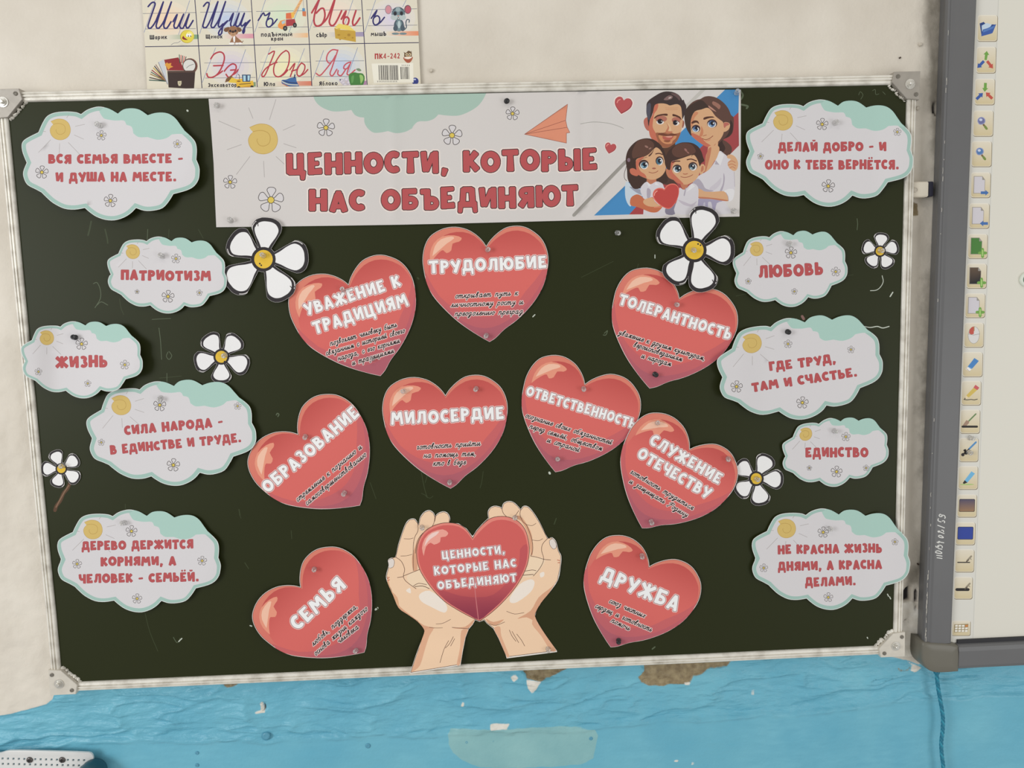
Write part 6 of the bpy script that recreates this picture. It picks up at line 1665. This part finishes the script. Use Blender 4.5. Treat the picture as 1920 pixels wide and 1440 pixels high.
P([(640, 250), (790, -10), (835, -10), (690, 260)], col((226, 176, 120))); 
for k in range(5): L([(665 + k * 30, 235 - k * 52), (710 + k * 26, 205 - k * 50)], 5, col((170, 110, 70)))
L([(835, 0), (840, 130)], 4, LIN); P([(820, 130), (862, 130), (862, 180), (820, 180)], col((90, 140, 180))); P([(820, 180), (880, 180), (880, 262), (825, 255)], col((206, 120, 80))); P([(560, 210), (640, 200), (660, 300), (560, 300)], col((216, 110, 70))); P([(640, 200), (690, 190), (690, 280), (650, 290)], col((232, 180, 80)))
P([(430, 400), (470, 330), (550, 310), (560, 420), (500, 470), (440, 440)], col((228, 150, 80))); P([(490, 345), (545, 320), (545, 370), (500, 385)], col((170, 196, 206))); P([(560, 310), (700, 300), (725, 400), (560, 420)], col((168, 60, 66))); E(548, 450, 36, 42, col((46, 44, 46))); E(702, 400, 32, 40, col((46, 44, 46))); E(548, 450, 14, 16, col((120, 120, 118))); E(702, 400, 12, 15, col((120, 120, 118)))
P, L, E = ill(Y2, 'cheese_picture')
P([(1330, 445), (1400, 375), (1560, 405), (1660, 495)], col((230, 206, 104))); P([(1330, 445), (1400, 470), (1560, 480), (1665, 495), (1672, 668), (1520, 640), (1345, 610)], col((194, 156, 62)))
for a in ((1400, 555, 24, 14), (1560, 555, 26, 22), (1500, 600, 16, 8), (1620, 600, 16, 12), (1420, 628, 18, 8)): E(*a, col((168, 128, 46)))
E(1400, 460, 26, 14, col((208, 176, 80)))
P, L, E = ill(Y2, 'spinning_top_picture')
P([(500, 1270), (560, 1265), (620, 1240), (680, 1230), (720, 1230), (730, 1290), (770, 1370), (740, 1390), (620, 1390), (500, 1330), (490, 1290)], col((64, 104, 160)), True); P([(500, 1320), (620, 1375), (770, 1375), (700, 1392), (600, 1390)], col((196, 120, 70)), True); L([(500, 1295), (600, 1340), (750, 1350)], 14, col((220, 214, 190))); L([(520, 1280), (620, 1310), (740, 1320)], 12, col((36, 44, 84))); L([(690, 1235), (705, 1190)], 18, col((44, 50, 84)))
P, L, E = ill(Y2, 'apple_picture')
for q in ((1520, 1260), (1470, 1310), (1560, 1310), (1500, 1350), (1580, 1350), (1440, 1280)): E(q[0], q[1], 38, 32, col((190, 182, 196))); E(q[0], q[1], 24, 20, col((214, 208, 216)))
P([(1560, 1190), (1640, 1150), (1700, 1160), (1780, 1170), (1812, 1240), (1790, 1340), (1740, 1375), (1610, 1375), (1570, 1300)], col((70, 126, 62)), True); P([(1730, 1190), (1775, 1200), (1790, 1260), (1750, 1330), (1740, 1260)], col((150, 190, 110)), True); P([(1600, 1220), (1640, 1200), (1630, 1300), (1600, 1320)], col((96, 152, 84)), True); P([(1672, 1100), (1720, 1085), (1760, 1120), (1720, 1132)], col((120, 140, 110)), True); P([(1410, 1258), (1440, 1262), (1425, 1285)], col((50, 44, 66)))
P, L, E = ill(Y3, 'mouse_picture')
GM = col((112, 134, 140)); GMD = col((74, 88, 100)); PNK = col((206, 140, 150))
L([(1090, 470), (1120, 430), (1110, 360), (1130, 310), (1165, 320), (1160, 355)], 16, GMD); E(832, 152, 54, 74, col((150, 130, 140))); E(832, 154, 42, 62, PNK); E(1140, 150, 56, 72, col((110, 80, 90))); E(1144, 152, 44, 60, col((180, 84, 100)))
E(1000, 400, 80, 100, GMD); E(1000, 410, 56, 92, GM); E(1002, 390, 24, 60, col((180, 196, 198))); E(945, 450, 36, 46, GMD); E(1060, 450, 36, 46, GMD); E(945, 535, 60, 18, GM); E(1065, 535, 60, 18, GM); L([(940, 380), (975, 430)], 18, GMD); L([(1060, 380), (1030, 430)], 18, GMD)
E(990, 220, 108, 112, GMD); E(990, 235, 104, 96, GM); E(925, 275, 58, 46, col((180, 190, 190))); E(1055, 275, 58, 46, col((180, 190, 190))); E(985, 150, 40, 36, col((148, 166, 170)))
E(938, 212, 32, 38, GMD); E(1042, 210, 32, 38, GMD); E(940, 214, 22, 28, PUP); E(1040, 212, 22, 28, PUP); E(990, 252, 16, 10, col((200, 150, 140))); P([(968, 290), (1014, 290), (992, 320)], PUP); E(992, 298, 10, 8, HLT)
P, L, E = ill(Y3, 'owl_picture')
P([(1075, 825), (1110, 840), (1150, 805), (1190, 820), (1196, 800), (1205, 870), (1190, 910), (1090, 910), (1085, 850)], col((104, 80, 56)), True); E(1125, 868, 22, 24, col((206, 186, 150))); E(1172, 868, 22, 24, col((206, 186, 150))); E(1128, 870, 9, 10, PUP); E(1168, 870, 9, 10, PUP); P([(1140, 885), (1156, 885), (1148, 905)], col((210, 150, 60))); P([(1068, 925), (1100, 900), (1200, 900), (1222, 915), (1190, 980), (1150, 1000), (1110, 985)], col((166, 88, 64)), True); P([(1085, 925), (1150, 940), (1205, 915), (1190, 900), (1100, 905)], col((232, 224, 208)), True)
P, L, E = ill(Y3, 'publisher_dot')
E(1258, 1290, 54, 58, col((52, 62, 130))); E(1250, 1262, 22, 12, col((190, 196, 220)))
P, L, E = ill(Y3, 'barcode')
P([(565, 1010), (1225, 1000), (1232, 1310), (600, 1320)], col((232, 228, 214)))
rb = random.Random(3)
x = 672
while x < 985:
    w_ = rb.choice((5, 5, 9, 13)); P([(x, 1036), (x + w_, 1036), (x + w_ + 10, 1272), (x + 10, 1272)], col((52, 46, 46))); x += w_ + rb.choice((5, 6, 9, 12))
x = 1022
while x < 1165:
    w_ = rb.choice((5, 8, 12)); P([(x, 1062), (x + w_, 1062), (x + w_ + 8, 1258), (x + 8, 1258)], col((52, 46, 46))); x += w_ + rb.choice((6, 8, 11))
for k in range(13): L([(660 + k * 25, 1285), (664 + k * 25, 1303)], 8, col((70, 64, 64)))
for k in range(5): L([(1050 + k * 28, 1030), (1053 + k * 28, 1046)], 8, col((70, 64, 64)))
sh.build(poster, WALL_Y - .0045, lambda P: .0006 * (1 + np.sin(P[:, 0] / 37)) * .5, GLOSSY, grid=14)

# ================================================================== PUSH PINS
CLEAR = new_mat('clear_plastic')
m_, N_, L_, p_ = CLEAR
p_.inputs['Base Color'].default_value = (.93, .92, .9, 1); p_.inputs['Roughness'].default_value = .08
p_.inputs['Transmission Weight'].default_value = .82; p_.inputs['IOR'].default_value = 1.49
CLEAR = m_
BLKP = mat('black_plastic', (30, 29, 31), .3)
NEED = mat('needle_steel', (170, 168, 164), .3, .8)


def pin_parts(m, bm_name):
    a = bmesh.new()
    add_lathe(a, (0, 0, 0), (0, -1, 0), [(.0042, .0), (.0046, .0006), (.0042, .0013), (.0024, .0019), (.0021, .0036), (.0026, .0052), (.0041, .0062), (.0044, .0075), (.0041, .0086), (.0022, .0089), (.0017, .0080), (0, .0079)], 14)
    h = bm_obj('pin_head', a, m, None, True)
    b = bmesh.new()
    add_lathe(b, (0, .008, 0), (0, -1, 0), [(0, 0), (.0005, .002), (.0005, .0085)], 8)
    n = bm_obj('pin_needle', b, NEED, None, True)
    return h, n


protos = {}


def pin(px, py, black, label, Y=0.0, z=.0014):
    base = at(px, py, Y - z - .006)
    t = thing('push_pin', label, 'push pin', (base[0], Y - z, base[2]), 'black push pins' if black else 'clear push pins')
    t.rotation_euler = (rng.uniform(-.22, .22), 0, rng.uniform(-.22, .22))
    if black not in protos:
        protos[black] = pin_parts(BLKP if black else CLEAR, 'pin')
        for o in protos[black]: o.parent = t
    else:
        for o in protos[black]:
            c = o.copy(); COL.objects.link(c); c.parent = t


pin(405, 196, 0, 'clear push pin at the upper left corner of the banner', z=.002)
pin(430, 413, 0, 'clear push pin at the lower left corner of the banner', z=.002)
pin(1383, 173, 0, 'clear push pin at the upper right corner of the banner', z=.002)
pin(1377, 395, 0, 'clear push pin at the lower right corner of the banner', z=.002)
pin(950, 188, 1, 'black push pin in the top edge of the banner', z=.002)
for name_, dst_, lines_, fl_, pin_, big_, amp_, ex_ in CLOUDS:
    bk_ = name_ in ('ЖИЗНЬ', 'ГДЕ ТРУД')
    pin(pin_[0], pin_[1], int(bk_), '%s push pin through the %s cloud' % ('black' if bk_ else 'clear', CWHERE[name_][1]), z=.0022)
HP_ = {2: ['upper', 'lower'], 3: ['upper left', 'upper right', 'lower']}
for name_, n_, t_, heads, caps, pins_, base_, amp_, where_ in HEARTS:
    nm3 = ['upper left', 'upper right', 'lower'] if name_ != 'СЛУЖЕНИЕ ОТЕЧЕСТВУ' else ['upper left', 'right', 'lower']
    for w_, q in zip(nm3 if len(pins_) == 3 else HP_[2], pins_):
        bk_ = (name_, w_) in (('ТОЛЕРАНТНОСТЬ', 'lower'), ('ДРУЖБА', 'lower'))
        pin(q[0], q[1], int(bk_), '%s push pin, the %s one in the heart %s' % ('black' if bk_ else 'clear', w_, where_), z=base_ + .0008)
pin(791, 990, 0, 'clear push pin at the fingertips of the left paper hand'); pin(966, 972, 0, 'clear push pin at the fingertips of the right paper hand'); pin(1028, 1219, 0, 'clear push pin at the wrist of the right paper hand')
for (lab_, c_, ry_, ro_, pet_, pin_, base_, amp_, dots_) in DAISIES:
    pin(pin_[0], pin_[1], 0, 'clear push pin in the ' + lab_.split(',')[0].replace(' with five white petals', '') + (' on the left' if c_[0] == 494 else ' on the right' if c_[0] == 1302 else ''), z=base_ + .0008)
pin(1158, 436, 0, 'lone clear push pin in bare green board below the banner', z=.0003)
pin(1822, 822, 0, 'clear push pin on the whiteboard, upper of two on the tool strip', WS_Y, .0003)
pin(1820, 849, 0, 'clear push pin on the whiteboard, lower of two on the tool strip', WS_Y, .0003)

# ================================================================== SMALL THINGS
# round magnet at the right edge
mg = at(1926, 524, WS_Y - .003)
mt = thing('round_magnet', 'round white rimmed magnet on the whiteboard at the right edge', 'magnet', (mg[0], WS_Y, mg[2]))
bm = bmesh.new(); add_lathe(bm, (mg[0], WS_Y - .0002, mg[2]), (0, -1, 0), [(.0125, 0), (.0128, .003), (.0115, .005), (.0088, .0052), (.0084, .004), (0, .004)], 28)
bm_obj('rim', bm, mat('magnet_rim', (214, 220, 208), .35), mt, True)
bm = bmesh.new(); add_lathe(bm, (mg[0], WS_Y - .0040, mg[2]), (0, -1, 0), [(.0082, 0), (.0078, .0016), (.004, .0024), (0, .0025)], 24)
bm_obj('centre_dot', bm, mat('magnet_green', (70, 110, 84), .35), mt, True)

# mounting clip between the boards
cp = at(1726, 356, .0)
ct = thing('mounting_clip', 'white painted mounting clip with a dark end between the two boards', 'clip', (cp[0], WALL_Y, cp[2]))
q = at(np.array([1711, 1742, 1742, 1711]), np.array([341, 340, 369, 370]), .004)
bm = bmesh.new(); add_box(bm, (q[0][0] + .001, .004, q[2][2]), (q[1][0], WALL_Y, q[0][2]))
bmesh.ops.bevel(bm, geom=list(bm.edges), offset=.0015, segments=2, affect='EDGES')
bm_obj('clip_body', bm, mat('clip_paint', (206, 198, 182), .55, 0, .4, .08, 60, .4), ct)
r_ = at(np.array([1742, 1751]), np.array([339, 369]), .004)
bm = bmesh.new(); add_box(bm, (r_[0][0] + .0003, .0055, r_[1][2] + .001), (r_[1][0], WALL_Y, r_[0][2] - .001))
bmesh.ops.bevel(bm, geom=list(bm.edges), offset=.001, segments=2, affect='EDGES')
o_ = bm_obj('clip_end', bm, mat('clip_dark', (44, 44, 58), .5, 0, .4, .2, 80), ct); o_['label'] = 'dark end of the clip'
bm = bmesh.new(); u = at(1716, 356, .004); add_lathe(bm, u, (0, -1, 0), [(.0045, 0), (.0043, .0008), (.003, .0012), (.0026, .0006), (0, .0006)], 14)
bm_obj('screw', bm, mat('clip_screw', (186, 178, 164), .5, .3), ct)

# twisted teal cord hanging from the whiteboard corner
cpts = smooth([(1756, 1258), (1757.5, 1275), (1760, 1295), (1764.5, 1320), (1768, 1345), (1767.5, 1370), (1765, 1392), (1766, 1415), (1769, 1440), (1772, 1500), (1775, 1580)], n=7, closed=False)
C3 = at(cpts[:, 0], cpts[:, 1], .004)
rope = thing('teal_cord', 'twisted teal nylon cord hanging below the grey whiteboard corner', 'cord', C3[0])
TEAL = mat('teal_nylon', (22, 112, 138), .35, 0, .5, .12, 160)
TEAL2 = mat('teal_nylon_pale', (40, 138, 162), .35, 0, .5, .12, 160)
dn = np.concatenate([[0], np.cumsum(np.linalg.norm(np.diff(C3, axis=0), axis=1))])
for k in range(3):
    a = dn / .022 * 2 * math.pi + k * 2 * math.pi / 3
    o3 = np.stack([np.cos(a), np.sin(a), np.zeros_like(a)], 1) * .0017
    s_ = np.arange(0, dn[-1], .002)
    q = np.stack([np.interp(s_, dn, C3[:, i]) for i in range(3)], 1)
    a = s_ / .022 * 2 * math.pi + k * 2 * math.pi / 3
    q = q + np.stack([np.cos(a), np.sin(a), np.zeros_like(a)], 1) * .0016
    bm = bmesh.new(); add_tube(bm, q, .0021, 7)
    bm_obj('strand', bm, TEAL2 if k == 0 else TEAL, rope, True)
bm = bmesh.new(); add_lathe(bm, C3[0] + np.array([0, 0, .001]), (0, 0, -1), [(0, 0), (.0052, .0004), (.0056, .003), (.005, .0056), (.0028, .0075), (0, .0076)], 14)
bm_obj('knot', bm, TEAL, rope, True)

# white perforated bracket with two screws, and the dark knob beside it
BR = A([(-70, 1424), (-40, 1414), (-10, 1411), (0, 1412), (18, 1407.5), (90, 1408.5), (165, 1411), (172, 1414), (175, 1422), (178, 1470), (160, 1478), (-60, 1474), (-74, 1460)])
BY = .006
bt = thing('perforated_bracket', 'white perforated plastic bracket screwed to the blue wall, lower left corner', 'bracket', (at(50, 1450, WALL_Y)))
sh = Sheet(smooth(BR, corners=(), n=3), col((214, 214, 212)), 'plate')
for k in range(-8, 17):
    for r_ in (0, 1, 2, 3, 4):
        x = 25 + k * 10.2 + r_ * .5; y = 1422.8 + r_ * 10 + k * .22
        if x < -60 or x > 166 or y > 1470: continue
        if r_ == 0 and (abs(x - 56) < 7 or abs(x - 117) < 7): continue
        sh.poly([(x - 2, y - 1.9), (x + 2, y - 1.9), (x + 2, y + 1.9), (x - 2, y + 1.9)], WHITE, None)
sh.build(bt, BY, lambda P: .004 * (1 - sstep(0, 9, np.minimum(P[:, 1] - 1408, 60))) * 0 + .003 * np.exp(-((P[:, 1] - 1411) / 5) ** 2), PLASTIC, grid=7, thick=.0035)
bm = bmesh.new()
l0, l1 = at(-55, 1418, BY), at(165, 1416, BY)
add_box(bm, (l0[0], BY + .0036, l0[2] - .05), (l0[0] + .004, WALL_Y + .002, l0[2] - .004)); add_box(bm, (l1[0] - .004, BY + .0036, l1[2] - .05), (l1[0], WALL_Y + .002, l1[2] - .004))
bm_obj('standoff', bm, mat('bracket_plastic', (200, 200, 198), .5), bt)
for sx in (56, 117):
    bm = bmesh.new(); c_ = at(sx, 1424.5, BY)
    add_lathe(bm, c_ + np.array([0, .0005, 0]), (0, -1, 0), [(.0058, 0), (.0058, .0012), (.005, .0026), (.003, .0036), (0, .0038)], 18)
    s_ = bm_obj('screw', bm, mat('dark_screw', (96, 92, 90), .3, .7, .5, .15, 120), bt, True)
    bm = bmesh.new()
    add_box(bm, (c_[0] - .0034, c_[1] - .0042, c_[2] - .0005), (c_[0] + .0034, c_[1] - .0030, c_[2] + .0005)); add_box(bm, (c_[0] - .0005, c_[1] - .0042, c_[2] - .0034), (c_[0] + .0005, c_[1] - .0030, c_[2] + .0034))
    bm_obj('screw_slot', bm, mat('slot_dark', (40, 38, 38), .6), s_)
kc = at(172, 1452, -.002)
kt = thing('hose_end', 'dark teal rounded plastic hose end beside the white bracket, bottom edge', 'hose', (kc[0], WALL_Y, kc[2]))
KD = mat('dark_teal_plastic', (28, 74, 88), .35, 0, .5, .06, 40)
bm = bmesh.new()
ax = Vector((.55, -.25, .62)).normalized()
add_lathe(bm, Vector(kc) - ax * .05, ax, [(0, 0), (.023, .0), (.0235, .05), (.0225, .062), (.019, .070), (.012, .0745), (0, .076)], 28)
bm_obj('hose_body', bm, KD, kt, True)
bm = bmesh.new()
add_lathe(bm, Vector(kc) - ax * .05, ax, [(.0238, .044), (.0244, .0452), (.0244, .0470), (.0238, .0482)], 28)
bm_obj('ring', bm, mat('teal_ring', (70, 120, 130), .3), kt, True)
